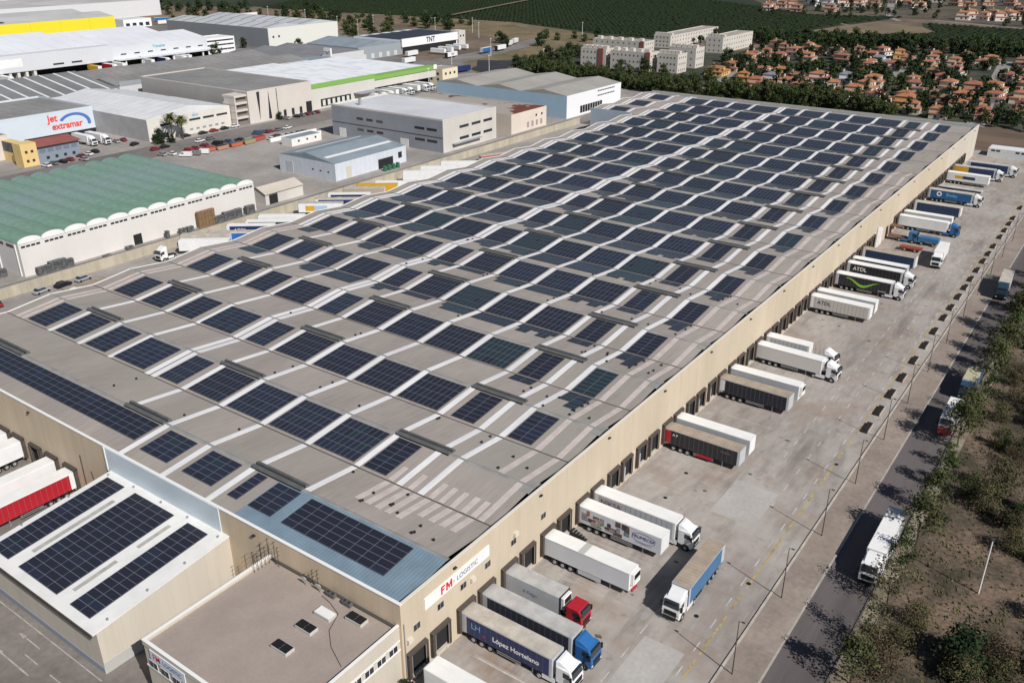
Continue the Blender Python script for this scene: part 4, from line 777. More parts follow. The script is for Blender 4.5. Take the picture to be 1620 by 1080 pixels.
for i, (x, y) in enumerate(((41, -25.9), (78, -26.3), (14.5, -11), (31, -22.8), (61, -7), (48.4, -6.2), (52.7, -7.4), (70.5, -9), (117, -8))):
    o = link('manhole_cover', mh, loc=(x, y, 0)); tag(o, 'round dark drain cover in the yard concrete, %s from the camera' % ORD[i], 'drain cover', 'drain covers in the yard')
# long wall of the side yard
FW = mat('boundary_wall', (.50, .45, .35), .9, col2=(.36, .33, .26), ns=.2, stretch=(1.5, 1, .3), fine=.08); add_lines(FW, 0, 2.6, .1, .86)
b = MB(); b.box(-30, 300, 161.0, 161.3, 0, 2.7); tag(b.build('boundary_wall', FW), 'long beige concrete panel wall between the side yard and the estate lane', 'wall')
b = MB(); b.box(46, 57, 152, 155, .01, .5); tag(b.build('timber_stack', mat('timber_tan', (.34, .29, .22), .9, n=.3, ns=.8)), 'low flat stack of tan boards on the side yard beside the cars', 'boards')

# ------------------------------------------------------------------ estate buildings
def win_row(parent, face, a0, a1, n, z, w_, h, c, m=None, off=.04):
    """n windows between a0 and a1; face 'y' at y=c (seen from -y) or 'x' at x=c (seen from -x)"""
    for i in range(n):
        p = a0 + (a1 - a0) * (i + .5) / n
        key = ('win', face, w_, h, (m or GLASS).name)
        if face == 'y': me = cmesh(key, lambda: MB().box(-w_ / 2, w_ / 2, -off, .02, 0, h).mesh('window', m or GLASS)); link('window', me, parent, loc=(p, c, z))
        else: me = cmesh(key, lambda: MB().box(-off, .02, -w_ / 2, w_ / 2, 0, h).mesh('window', m or GLASS)); link('window', me, parent, loc=(c, p, z))
def hall(name, label, x0, x1, y0, y1, h, wm, rm, par=.5, gable=None, cat='building', stripes=None, sm=None, xm=None, ridges=1):
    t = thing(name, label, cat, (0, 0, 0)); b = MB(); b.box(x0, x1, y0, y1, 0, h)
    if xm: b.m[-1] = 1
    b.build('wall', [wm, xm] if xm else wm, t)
    if gable:
        b = MB(); n = ridges; 
        if gable == 'x':   # ridges run along x
            d = (y1 - y0) / n
            for i in range(n): b.prism([(y0 + i * d, h), (y0 + i * d + d, h), (y0 + (i + .5) * d, h + d * .075)], x0 + .0, x1, 'x')
        else:
            d = (x1 - x0) / n
            for i in range(n): b.prism([(x0 + i * d, h), (x0 + i * d + d, h), (x0 + (i + .5) * d, h + d * .075)], y0, y1, 'y')
        b.build('roof', rm, t)
        if stripes:
            b = MB()
            for s in range(stripes):
                if gable == 'x':
                    xx = x0 + (x1 - x0) * (s + .5) / stripes; d = (y1 - y0) / n
                    for i in range(n):
                        ya, ym, yb = y0 + i * d + .8, y0 + (i + .5) * d, y0 + i * d + d - .8; za_ = h + .06 + .8 / (d / 2) * d * .075; zm = h + .06 + d * .075
                        b.face([(xx - .6, ya, za_), (xx + .6, ya, za_), (xx + .6, ym, zm), (xx - .6, ym, zm)]); b.face([(xx - .6, ym, zm), (xx + .6, ym, zm), (xx + .6, yb, za_), (xx - .6, yb, za_)])
                else:
                    yy = y0 + (y1 - y0) * (s + .5) / stripes; d = (x1 - x0) / n
                    for i in range(n):
                        xa, xmid, xb = x0 + i * d + .8, x0 + (i + .5) * d, x0 + i * d + d - .8; za_ = h + .06 + .8 / (d / 2) * d * .075; zm = h + .06 + d * .075
                        b.face([(xa, yy - .6, za_), (xmid, yy - .6, zm), (xmid, yy + .6, zm), (xa, yy + .6, za_)]); b.face([(xmid, yy - .6, zm), (xb, yy - .6, za_), (xb, yy + .6, za_), (xmid, yy + .6, zm)])
            b.build('roof_stripe', sm or STRIPE, t)
    else:
        b = MB(); b.box(x0 + .3, x1 - .3, y0 + .3, y1 - .3, h + .001, h + .05); b.build('roof', rm, t)
    if par:
        b = MB(); b.box(x0 - .03, x1 + .03, y0 - .03, y0 + .3, h, h + par); b.box(x0 - .03, x0 + .3, y0 + .3, y1, h, h + par); b.box(x1 - .3, x1 + .03, y0 + .3, y1, h, h + par); b.box(x0 + .3, x1 - .3, y1 - .3, y1, h, h + par); b.build('parapet', wm, t)
    return t
GRW = mat('grey_render', (.30, .32, .35), .8, n=.1, ns=.1); OFFW = mat('off_white_render', (.58, .555, .515), .8, n=.1, ns=.08, stretch=(1, 1, .4)); PANW = mat('white_ribbed_wall', (.60, .64, .70), .6, n=.06, ns=.2); add_lines(PANW, 0, 2.4, .12, .82); add_lines(PANW, 1, 2.4, .12, .82)
PINKW = mat('pale_stone_wall', (.60, .555, .51), .8, n=.06, ns=.1); add_lines(PINKW, 0, 2.2, .08, .92)
ROOFD = mat('old_fibre_roof', (.245, .24, .235), .85, n=.2, ns=.04, fine=.12, detail=7); add_lines(ROOFD, 0, 5.5, .6, .86)
ROOFL = mat('light_grey_roof', (.66, .67, .69), .6, n=.1, ns=.08); add_lines(ROOFL, 0, 8, .16, .8)
ROOFM = mat('membrane_roof', (.60, .61, .64), .6, n=.12, ns=.05, fine=.04); RUST = mat('rusty_roof', (.33, .30, .27), .85, col2=(.13, .045, .03), ns=.09, lo=.40, hi=.46, detail=3)
ROOFB = mat('blue_grey_roof', (.24, .29, .33), .7, n=.14, ns=.1, fine=.08); ROOFBG = mat('beige_grey_roof', (.34, .325, .30), .8, n=.12, ns=.06, fine=.06); add_lines(ROOFBG, 0, 7.5, .2, .75)
# green vaulted factory
GR = mat('green_vault_sheet', (.17, .285, .215), .7, col2=(.20, .29, .275), n=.1, ns=.06, stretch=(1, .6, 1), fine=.16, lo=.4, hi=.6); add_lines(GR, 1, 13, .14, .8); add_lines(GR, 1, .9, .1, .94)
F = thing('factory', 'long factory with a green multi-vaulted roof and scalloped white wall', 'factory', (0, 0, 0))
FX0, FX1, FY0, FY1, NV = 45.5, 120.5, 171.6, 236, 12; dv = (FX1 - FX0) / NV
MB().box(FX0, FX1, FY0, FY1, 0, 8.6).build('wall', mat('white_factory_wall', (.66, .635, .61), .8, n=.06, ns=.08, stretch=(1, 1, .4)), F)
arc = [(dv / 2 - dv / 2 * math.cos(math.pi * i / 10), 8.6 + 1.35 * math.sin(math.pi * i / 10)) for i in range(11)]
va = MB().prism(arc, FY0 + .35, FY1, 'y').mesh('roof_vault', GR, smooth=False); vf = MB().prism([(x * 1.0, z + (.28 if 0 < i < 10 else .1)) for i, (x, z) in enumerate(arc)], FY0 - .02, FY0 + .35, 'y').mesh('arched_parapet', WHITE)
vg = MB().box(-.22, .22, FY0 + .35, FY1, 8.62, 8.95).mesh('valley_gutter', mat('vault_gutter_shade', (.12, .14, .12), .8))  # gutters darkened so their colour adds shade between the vaults
for i in range(NV):
    link('roof_vault', va, F, loc=(FX0 + i * dv, 0, 0)); link('arched_parapet', vf, F, loc=(FX0 + i * dv, 0, 0)); link('valley_gutter', vg, F, loc=(FX0 + i * dv, 0, 0)) if i else None
    win_row(F, 'y', FX0 + i * dv + .5, FX0 + (i + 1) * dv - .5, 4, 7.55, 1.05, .55, FY0)
win_row(F, 'x', FY0 + 2, FY1 - 2, 12, 7.3, 3.6, .8, FX0); 
for i in range(7): MB().box(FX0 - .25, FX0 - .02, 173 + i * 10, 173.35 + i * 10, 0, 8.6).build('pilaster', WHITE, F)
MB().box(77, 79.6, FY0 - .04, FY0 + .01, 0, 3).build('door', INNER, F)
PAL = mat('wire_pallet', (.16, .165, .17), .8, n=.5, ns=.9, fine=.5); 
rr = random.Random(5); pi_ = 0
for x, y, n, h in ((48, 169.6, 3, 2.4), (51.5, 169.8, 4, 2.9), (54.5, 169.6, 3, 2.2), (103, 169.4, 3, 2.6), (106.5, 169.4, 3, 3.2), (110, 169.4, 3, 3.0), (115, 169.4, 3, 3), (90.5, 169.2, 2, 1.8), (93, 169.1, 2, 1.9), (86, 169.2, 1, 2.2), (40, 176, 3, 2.2), (38, 184, 3, 2.2), (41.5, 192, 3, 2.4), (66, 169, 2, 1.0), (73, 169, 2, 1.1)):
    b = MB()
    for q in range(n):
        for s in range(int(h / .55)): b.box(q * 1.15 + rr.uniform(-.06, .06), q * 1.15 + 1.05, 0, 1.1 + rr.uniform(0, .2), s * .55 + .04, s * .55 + rr.uniform(.4, .5))
    o = b.build('crate_stack', PAL); o.location = (x, y, .02); pi_ += 1
    tag(o, 'grey wire crates stacked by the white factory wall, %s stack' % ORD[pi_ - 1], 'crates', 'grey crate stacks round the factory')
b = MB()
for q in range(5):
    for s in range(8): b.box(q * 1.2, q * 1.2 + 1.12, 0, 1.2, s * .62, s * .62 + .54)
o = b.build('pallet_stack', mat('pallet_wood', (.24, .15, .085), .9, n=.3, ns=1.5)); o.location = (97.5, 169.6, .02); tag(o, 'tall stack of brown wooden pallets against the white factory wall', 'pallets')
# white tent shed by the factory
t = thing('shed', 'small cream gabled shed beside the green-roofed factory', 'shed', (0, 0, 0)); MB().prism([(172.8, 0), (180.5, 0), (180.5, 3.6), (176.7, 5.2), (172.8, 3.6)], 125.5, 141.5, 'x').build('wall', OFFW, t); b = MB(); b.prism([(172.4, 3.5), (176.7, 5.3), (181, 3.5), (181, 3.65), (176.7, 5.45), (172.4, 3.65)], 125.2, 141.6, 'x'); b.build('roof', mat('shed_roof', (.52, .47, .40), .8, n=.08, ns=.2), t); MB().box(127, 130.5, 172.74, 172.8, 0, 3.1).build('door', INNER, t)
# grey block building
t = hall('workshop_building', 'grey and cream two-storey industrial block with dark strip windows', 216.5, 252, 173.5, 236, 12.6, OFFW, ROOFM, par=.7, xm=GRW)
for z in (8.2, 3.6): win_row(t, 'x', 176, 189, 2, z, 5.2, 1.0, 216.5); win_row(t, 'x', 205, 222, 3, z, 3.6, 1.0, 216.5); win_row(t, 'y', 226, 250, 3, z, 6, 1.1, 173.5)
MB().box(216.4, 216.5, 173.6, 236, 5.9, 6.05).build('string_course', VENTD, t); MB().box(216.42, 216.5, 192, 196.5, 0, 3.4).build('door', WHITE, t); MB().box(216.42, 216.5, 228, 232, 0, 3.6).build('door', WHITE, t)
MB().box(222, 240, 171.8, 173.4, 2.6, 2.8).build('canopy', GRW, t); MB().cyl((224, 226, 12.6), (224, 226, 15.6), .7, n=10).build('chimney', STEEL, t)
# white steel shed
t = hall('steel_shed', 'white steel shed with two pale stripes along its grey roof', 160.2, 197.5, 176.4, 205.8, 6.2, PANW, ROOFB, par=0, gable='x')
b = MB()
for y in (183.0, 198.6):
    zz = 6.2 + (y - 176.4 if y < 191 else 205.8 - y) * .15 + .06; b.face([(162, y - .9, zz - .13 * (1 if y < 191 else -1)), (196, y - .9, zz - .13 * (1 if y < 191 else -1)), (196, y + .9, zz + .13 * (1 if y < 191 else -1)), (162, y + .9, zz + .13 * (1 if y < 191 else -1))])
b.build('roof_stripe', STRIPE, t)
MB().box(182, 190, 176.3, 176.4, 0, 3.6).box(193, 195, 176.3, 176.4, 2.2, 4.4).build('doorway', INNER, t); MB().box(160.1, 160.2, 198.5, 202, 0, 4.2).build('door', TGREY, t); MB().box(165.5, 168, 176.3, 176.4, 0, 4.3).build('door', mat('cream_door', (.55, .52, .44), .7), t); win_row(t, 'x', 178, 190, 3, 2.6, .9, .5, 160.2)
for i in range(4):
    b = MB(); b.cyl((0, 0, 0), (0, 0, 1.9), .75, n=10); o = b.build('green_bin', mat('bin_green', (.03, .13, .07), .6), bev=.1); o.location = (181.5 + i * 2.3, 172.6, .02); tag(o, 'dark green round bottle bank by the white steel shed, %s of the row' % ORD[i], 'bin', 'green bins by the steel shed')
t = hall('site_hut', 'small low white hut with flat grey roof in the open yard', 189.5, 206, 232.3, 238.6, 3.1, mat('hut_white', (.74, .73, .70), .7, n=.1, ns=.4), ROOFB, par=0); win_row(t, 'y', 191, 205, 3, 1.4, 1.0, .8, 232.3)
# rusty-roof building
t = hall('old_workshop', 'cream workshop with a rust-streaked grey roof', 261, 288.5, 172, 234, 8.6, mat('pinkish_render', (.68, .60, .52), .8, n=.08, ns=.1), RUST, par=0, gable='y'); win_row(t, 'y', 272, 286, 4, 1.2, 1.6, 2.4, 172, mat('shutter_mauve', (.35, .28, .32), .7)); win_row(t, 'y', 278, 287, 2, 5.2, 1.2, 1.0, 172)
# blue and white building
t = hall('blue_white_hall', 'hall with white front wall and pale blue side under grey gabled roofs', 305, 356.5, 171.5, 251, 10.6, mat('bright_white_wall', (.78, .79, .82), .6), ROOFBG, par=0, gable='x', ridges=3, xm=mat('sky_blue_side', (.36, .50, .62), .6, n=.05, ns=.1))
for z in (6.8, 9.0): win_row(t, 'y', 333, 350, 10, z, 1.3, .6, 171.5)
win_row(t, 'y', 317, 338, 9, 1.0, 2.0, 3.4, 171.5, BLACK)
# green-banded hall
GB = mat('lime_band', (.21, .40, .09), .6); GWL = mat('pale_hall_wall', (.58, .56, .52), .8, n=.05, ns=.1); WPAT = mat('white_patterned_roof', (.80, .82, .84), .6, col2=(.60, .65, .69), ns=.35, stretch=(1, .25, 1), lo=.36, hi=.5, detail=3)
t = hall('green_banded_hall', 'white-roofed distribution hall with lime green band, nearer half', 249.5, 296, 286.5, 366, 11.8, GWL, WPAT, par=.0); MB().box(249.3, 296.1, 286.3, 286.7, 10.2, 12.4).box(249.3, 249.7, 286.7, 366, 10.2, 12.4).build('green_band', GB, t)
MB().box(257, 278, 286.45, 286.5, .9, 4.6).build('dock_opening', INNER, t); win_row(t, 'y', 257.5, 277.5, 6, 1.2, 1.8, 2.8, 286.46, mat('dock_white', (.6, .62, .58), .7)); MB().box(280, 296, 281, 286.4, 4.4, 4.7).build('canopy', GRW, t)
t = hall('green_banded_hall', 'white-roofed distribution hall with lime green band, farther half', 296.2, 348, 293, 366, 10.4, GWL, WPAT, par=0); MB().box(296.1, 348.1, 287.5, 293.4, 8.9, 10.9).build('green_band', GB, t); MB().box(296.3, 348, 288, 293, 4.9, 8.9).build('upper_wall', GWL, t); MB().box(345.5, 348.3, 287.3, 287.49, 9.1, 11.6).build('sign_board', WHITE, t); MB().box(296.3, 348, 292.9, 293, 0, 4.9).build('dock_opening', INNER, t)
for i, x in enumerate((288.5, 293.8, 299, 304.5, 309.5, 314, 322, 326.5, 331.5)):
    lorry('semi_truck' if i % 3 else 'semi_trailer', 'white lorry at the docks of the green-banded hall, %s from the left' % ORD[i], (x, 292), -90, side=[TW, TGREY, mat('trailer_silver', (.42, .45, .48), .5)][i % 3], roof=[TWR, TGRF][i % 2], style='plain', cab=TW if i % 3 else None, front=WHITE, detail=False)
# stone building with slits and stair block
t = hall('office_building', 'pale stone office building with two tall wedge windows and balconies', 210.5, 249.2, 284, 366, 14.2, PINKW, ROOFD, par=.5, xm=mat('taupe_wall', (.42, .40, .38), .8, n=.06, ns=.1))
for x in (216.5, 222.5):
    b = MB(); b.face([(x - .9, 283.9, 13.8 if x < 220 else .8), (x + .9, 283.9, 13.8 if x < 220 else .8), (x, 283.9, .8 if x < 220 else 13.8)]); b.build('wedge_window', GLASS, t)
win_row(t, 'y', 229, 244, 3, .4, 1.7, 3.2, 284); MB().box(245, 248.6, 283.9, 284, 0, 5.4).build('doorway', INNER, t); MB().box(227.2, 227.5, 283.85, 284, 0, 14).build('pipe', VENTD, t)
b = MB()
for z in (3, 6.2, 9.4, 12.6): b.box(203.5, 210.4, 284.5, 293, z, z + .9)
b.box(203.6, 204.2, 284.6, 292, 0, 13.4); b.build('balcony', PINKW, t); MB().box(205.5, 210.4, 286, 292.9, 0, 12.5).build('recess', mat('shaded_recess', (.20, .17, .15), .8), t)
# white shed with long window strip
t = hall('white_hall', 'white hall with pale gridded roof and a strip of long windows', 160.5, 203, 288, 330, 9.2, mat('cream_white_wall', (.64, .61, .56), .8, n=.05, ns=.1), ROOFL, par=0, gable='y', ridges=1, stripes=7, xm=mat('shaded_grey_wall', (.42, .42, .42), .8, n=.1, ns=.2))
win_row(t, 'y', 166, 202, 5, 5.6, 5.8, .9, 288); win_row(t, 'y', 180, 200, 6, 1.6, 1.7, .8, 288, mat('small_pane', (.22, .26, .32), .5)); text('ekw', 2.0, TXTC, (184.5, 287.9, 8.0), '-y', t, bold=.03); MB().box(162, 175, 287.6, 288, 3.0, 4.4).build('upper_band', PWH, t); MB().box(162, 170, 287.9, 288, 0, 2.6).build('doorway', INNER, t)
t = hall('panel_roof_hall', 'grey-walled hall with pale roof panels behind the white hall', 160.5, 203, 330.2, 368, 9.0, mat('grey_wall2', (.45, .45, .45), .8), ROOFL, par=0, gable='y', stripes=6)
# haulier with sign wall
JW = mat('ice_grey_wall', (.56, .62, .68), .6, n=.04, ns=.1)
t = hall('haulier_hall', 'pale grey haulage hall with big red lettering reading Jet extramar', 112, 160.3, 327.5, 372, 10.4, JW, ROOFD, par=.8); text('Jet', 4.0, mat('lettering_bright_red', (.75, .05, .03), .6), (141.5, 327.35, 8.4), '-y', t, bold=.09); text('extramar', 3.7, mat('lettering_bright_red', (.75, .05, .03), .6), (147.6, 327.3, 4.9), '-y', t, bold=.08)
b = MB()
for i in range(18):
    a0, a1 = R(150 - i * 9), R(150 - (i + 1) * 9); rr1, rr0 = 6.2, 5.0
    b.face([(151 + rr1 * math.cos(a0) * 1.2, 327.2, 5.0 + rr1 * .75 * math.sin(a0)), (151 + rr1 * math.cos(a1) * 1.2, 327.2, 5.0 + rr1 * .75 * math.sin(a1)), (151 + rr0 * math.cos(a1) * 1.2, 327.2, 5.0 + rr0 * .75 * math.sin(a1)), (151 + rr0 * math.cos(a0) * 1.2, 327.2, 5.0 + rr0 * .75 * math.sin(a0))])
b.build('film_arc', mat('arc_blue', (.06, .16, .5), .6), t); MB().box(128, 160.2, 327.4, 327.5, 0, 1.8).build('dock_opening', INNER, t)
t = hall('side_hall', 'cream low hall behind the yellow stair tower', 60, 111.5, 306, 327, 9.0, OFFW, ROOFD, par=.4)
t = hall('side_hall', 'dark-roofed low hall at the left edge of the photo', 40, 111.8, 330, 372, 9.0, GRW, ROOFD, par=.3)
t = thing('small_office', 'two-storey grey-blue office with red roof and a yellow stair tower', 'office', (0, 0, 0)); MB().box(112.6, 130, 288.5, 297, 0, 6.4).build('wall', mat('slate_wall', (.22, .26, .31), .8), t); b = MB(); b.prism([(287.4, 6.4), (298, 6.4), (298, 7.4)], 112.5, 131, 'x'); b.build('roof', mat('red_metal_roof', (.30, .10, .085), .7, n=.15, ns=.4), t); win_row(t, 'y', 113.5, 129.5, 5, 3.9, 2.4, 1.4, 288.5, mat('office_glass', (.15, .19, .24), .25)); win_row(t, 'y', 115, 129, 4, 1.2, 1.2, 1.1, 288.5)
YW = mat('yellow_render', (.68, .50, .22), .8, n=.06, ns=.2); MB().box(106.4, 112.5, 287.2, 293, 0, 8.6).build('stair_tower', YW, t); MB().box(108.8, 112.4, 293.1, 306, 0, 7.6).build('yellow_wing', YW, t); MB().box(108.7, 108.8, 294, 305.5, 3.8, 7.4).build('mural', mat('mural_dark', (.08, .09, .11), .6, n=.6, ns=.4), t)
win_row(t, 'y', 107.2, 111.6, 2, 5.0, 1.0, 1.0, 287.2); win_row(t, 'y', 107.2, 111.6, 2, 1.6, 1.0, 1.0, 287.2)
for x, y, lb in ((142.6, 314, 'white lorry with dark printed side in the haulier yard, left one'), (147.4, 312, 'white lorry in the haulier yard, right one')): lorry('semi_truck', lb, (x, y), -90, side=TW, roof=TWR, style='reefer', cab=TW, front=WHITE, Lt=11.5)
# big striped roofs of the middle ground
RD = mat('ribbed_dark_roof', (.20, .205, .21), .85, n=.15, ns=.05, fine=.1)
t = hall('striped_hall', 'wide hall with dark grey roof and thin white skylight strips', 100, 201, 372.5, 446, 9.4, mat('pale_grey_wall', (.55, .56, .57), .8), RD, par=0, gable='x', ridges=1, stripes=13)
t = hall('grey_hall', 'large hall with ribbed dark grey roof, behind the white and stone buildings', 203, 330, 374, 442, 9.6, mat('pale_grey_wall', (.55, .56, .57), .8), ROOFD, par=0, gable='x', ridges=2)
MB().box(203.3, 246, 374.0, 374.4, 9.6, 12.0).build('parapet', GRW, t)
t = hall('ribbed_hall', 'hall with diagonal-ribbed grey roof beyond the green-banded hall', 332, 392, 388, 452, 8.6, mat('pale_grey_wall', (.55, .56, .57), .8), mat('ribbed_mid_roof', (.20, .205, .22), .85, n=.12, ns=.05, fine=.1), par=0, gable='y', ridges=3)
t = hall('flat_blue_hall', 'flat hall with blue-grey roof next to the white totem sign', 303, 350, 367, 387, 9.2, GRW, ROOFB, par=0)
t = thing('totem_sign', 'white totem sign with dark letters among the hall roofs', 'sign', (352, 380, 0)); MB().box(-.6, .6, -3, 3, 0, 14).build('panel', WHITE, t); text('TNT', 2.6, TXTB, (-.65, 0, 11), '-x', t, bold=.05); MB().box(-.66, -.6, -2, -1.4, 8, 8.6).box(-.66, -.6, 1.2, 1.8, 8, 8.6).build('small_print', TXTB, t)
# TNT hall
WB = mat('white_billboard_wall', (.80, .80, .82), .6)
t = hall('parcel_hall', 'hall with long white fascia carrying dark TNT letters and dark solar roof', 442, 512, 399, 447, 9.6, WB, ROOFB, par=0); MB().box(441.5, 505, 398.2, 399, 4.8, 10.4).build('fascia', WB, t); text('TNT', 5.0, TXTB, (473, 398.1, 7.7), '-y', t, bold=.12); MB().box(442.2, 504, 398.85, 399, 0, 4.7).build('dock_opening', INNER, t); MB().box(444, 508, 402, 440, 9.66, 9.9).build('roof_panels', mat('roof_panels_dark', (.03, .033, .045), .5), t); MB().box(505, 513, 397, 405, 0, 11.2).build('end_tower', OFFW, t); win_row(t, 'y', 505.5, 512.5, 2, 6.5, 1.4, 1.6, 397)
for i in range(5): MB().box(446 + i * 12, 452 + i * 12, 441, 445, 9.66, 9.95).build('roof_light', STRIPE, t)
t = hall('annex_hall', 'blue-grey hall joined to the left end of the parcel hall', 398, 441, 399, 450, 8.4, mat('grey_cladding2', (.30, .33, .36), .7), ROOFB, par=0, gable='y'); win_row(t, 'y', 400, 439, 5, .4, 3, 3.2, 399, mat('pale_door', (.55, .56, .55), .7))
for i, (x, y, a, sd, lb) in enumerate([(430, 384, 5, TW, 'white trailer left of the parcel hall yard'), (441, 357, 5, TW, 'white trailer with dark letters in front of the parcel hall'), (457, 384, -85, TW, 'white lorry at the parcel hall docks, left one'), (468, 386, -85, TW, 'white trailer at the parcel hall docks with TNT print'), (479, 388, -85, TGREY, 'grey trailer at the parcel hall docks'), (488, 388, -85, TW, 'white trailer at the parcel hall docks, right one'), (476, 353, 5, TBLUE, 'blue trailer standing right of the parcel hall yard'), (494, 353, 5, TW, 'white trailer beside the blue one, right of the parcel hall'), (520, 362, 20, TW, 'white lorry on the access road, first of the drawbar train'), (536, 368, 20, TW, 'white trailer on the access road, second of the drawbar train'), (391, 308, -8, TNAVY, 'dark blue trailer alone on the dark asphalt lot'), (401, 361, 5, TW, 'white van trailer near the parcel hall corner')]):
    tt = lorry('semi_trailer', lb, (x, y), a, side=sd, roof=TWR if sd is not TNAVY else TDBL, style='plain', front=WHITE, rear=DARK if i in (1, 7, 8) else None, detail=False, Lt=12)
    if 'letters' in lb or 'TNT' in lb: text('TNT', 2.0, TXTB, (6, -1.31, 2.5), '-y', tt, bold=.05)
t = hall('cream_office', 'small cream two-storey office with square windows beyond the green-banded hall', 354, 368, 288, 300, 7.8, mat('warm_cream', (.68, .60, .45), .8), ROOFBG, par=.3); win_row(t, 'x', 289, 299, 2, 1.5, 1.6, 1.4, 354); win_row(t, 'x', 289, 299, 2, 4.6, 1.6, 1.4, 354); win_row(t, 'y', 355, 367, 3, 4.6, 1.6, 1.4, 288)
for i, x in enumerate((0, 13.5)):
    o = MB().box(0, 12.2, 0, 2.5, 0, 3.0).build('shipping_container', mat('container_blue', (.035, .10, .26), .6, n=.12, ns=.6)); o.location = (392 + x, 464 - i * 4, 6.2 * 0 + .02); tag(o, 'blue shipping container near the annex hall, %s' % ('left one' if i == 0 else 'right one'), 'container', 'blue containers')
# big grey and white hall
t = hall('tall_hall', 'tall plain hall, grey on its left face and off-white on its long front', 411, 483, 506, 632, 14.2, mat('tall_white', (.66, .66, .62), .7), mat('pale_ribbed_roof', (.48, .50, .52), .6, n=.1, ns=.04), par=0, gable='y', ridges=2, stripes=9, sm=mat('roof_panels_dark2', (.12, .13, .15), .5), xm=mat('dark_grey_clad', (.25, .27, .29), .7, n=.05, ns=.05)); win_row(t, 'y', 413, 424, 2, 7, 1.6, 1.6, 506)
# long white logistics hall
LW = mat('silver_white_clad', (.60, .62, .65), .6, n=.03, ns=.05); SW = mat('bright_ribbed_roof', (.72, .74, .78), .5, n=.08, ns=.03); add_lines(SW, 0, 10, .5, .84)
t = hall('logistics_hall', 'long silvery logistics hall with covered docks, left part', 150, 281, 513, 612, 14.2, LW, SW, par=.2, gable='x', ridges=2); MB().box(150, 281, 504, 513, 4.6, 14.2).build('overhang', LW, t); MB().box(150, 281, 512.8, 513, 0, 4.6).build('dock_back', INNER, t)
for i in range(22): MB().box(168 + i * 5, 169.6 + i * 5, 504.5, 512.8, 0, 4.6).build('dock_divider', mat('divider_white', (.62, .60, .56), .8), t) if i < 13 else None
win_row(t, 'y', 238, 262, 2, 6.2, 7, 1, 504); text('nif', 5, TXTC, (200, 503.9, 10), '-y', t, bold=.15); MB().box(192, 222, 503.95, 503.99, 7.4, 12.2).build('sign_panel', WHITE, t)
t = hall('logistics_hall', 'long silvery logistics hall with covered docks, right part with small windows', 281.2, 357, 508, 612, 12.6, LW, SW, par=.2, gable='x', ridges=2); win_row(t, 'y', 286, 356, 7, 7.0, 4, .8, 508); MB().box(283, 357, 507.9, 508, 0, 4.4).build('dock_back', INNER, t); text('Transaher', 2.4, TXTC, (318, 507.8, 10.4), '-y', t, bold=.05)
for i in range(6): MB().box(288 + i * 12, 288.8 + i * 12, 502, 503, 0, 4.4).build('column', WHITE, t)
MB().box(283, 357, 501, 508, 4.4, 4.8).build('dock_canopy', LW, t)
for i, (x, sd, lb) in enumerate(((208, TW, 'white lorry under the long logistics hall, far left'), (264, TYEL, 'yellow-sided trailer at the long logistics hall'), (274, TRED, 'dark red lorry at the long logistics hall'), (281, TW, 'white trailer beside the dark red lorry at the long hall'), (302, TGREY, 'grey trailer under the canopy of the long hall'), (313, TNAVY, 'navy lorry under the canopy of the long hall'), (326, TW, 'white lorry under the canopy of the long hall, inner'), (331, TW, 'white lorry under the canopy of the long hall, outer'))): lorry('semi_truck', lb, (x, 505), -90, side=sd, roof=TWR if sd is not TYEL else TYEL, style='plain', cab=TW if i in (0, 2, 5, 6) else None, front=WHITE, detail=False, Lt=12)
t = hall('white_office', 'white three-storey office with dark window bands at the end of the long hall', 359, 384, 512, 530, 10.5, WB, WHITE, par=.4)
for z in (2.2, 5.4, 8.4): MB().box(360, 383, 511.9, 512, z, z + 1).build('window_band', GLASS, t)
YC = mat('bright_yellow_clad', (.78, .66, .03), .55); add_lines(YC, 0, 26, .35, .75)
t = hall('yellow_hall', 'huge bright yellow hall with dark roof panels', 180, 414, 712, 800, 13.2, YC, mat('grey_yellowhall_roof', (.46, .46, .46), .7, n=.12, ns=.03), par=0, gable='x', ridges=2)
MB().box(190, 320, 716, 733, 13.9, 14.6).build('roof_panels', mat('roof_panels_dark', (.03, .033, .045), .5), t)
t = hall('far_white_hall', 'big white hall behind the yellow one at the top left of the photo', 300, 545, 836, 960, 15, mat('far_white', (.62, .63, .65), .7), mat('far_roof', (.50, .48, .47), .7, n=.2, ns=.02), par=.6); win_row(t, 'y', 420, 450, 3, 8, 6, 2, 836, GLASS)
t = hall('white_depot', 'low white depot with windows right of the yellow hall', 436, 465, 735, 760, 7, WB, ROOFL, par=.2); win_row(t, 'y', 437, 464, 4, 1, 4, 3, 735)
for i in range(5): lorry('semi_trailer', 'white trailer parked behind the yellow hall, %s from the left' % ORD[i], (470 + i * 16, 790 - i * 14), 160, side=[TW, TW, TBLUE, TW, TGREY][i], roof=TWR, style='plain', front=WHITE, detail=False)
b = MB(); b.box(480, 600, 747, 748, 0, 3); tag(b.build('perimeter_wall', PWH), 'long white perimeter wall right of the yellow hall', 'wall')
t = thing('white_block', 'long low white dividing wall in front of the steel shed', 'wall', (0, 0, 0)); MB().box(205, 214, 241, 241.4, 0, 1.6).build('panel', WHITE, t)
t = hall('pallet_yard_wall', 'white low wall enclosing vehicles beside the grey block building', 190, 216, 246, 247, 1.5, WHITE, WHITE, par=0)
t = hall('end_building', 'low pale grey building at the far end of the truck yard', 337.5, 345, -60, -4.5, 3.1, mat('pale_grey_hut', (.58, .60, .62), .7), mat('hut_roof', (.68, .69, .70), .6), par=0); win_row(t, 'x', -9, -5.5, 2, 2.0, 1.4, .7, 337.5); win_row(t, 'x', -18, -14, 2, 2.0, 1.4, .7, 337.5)

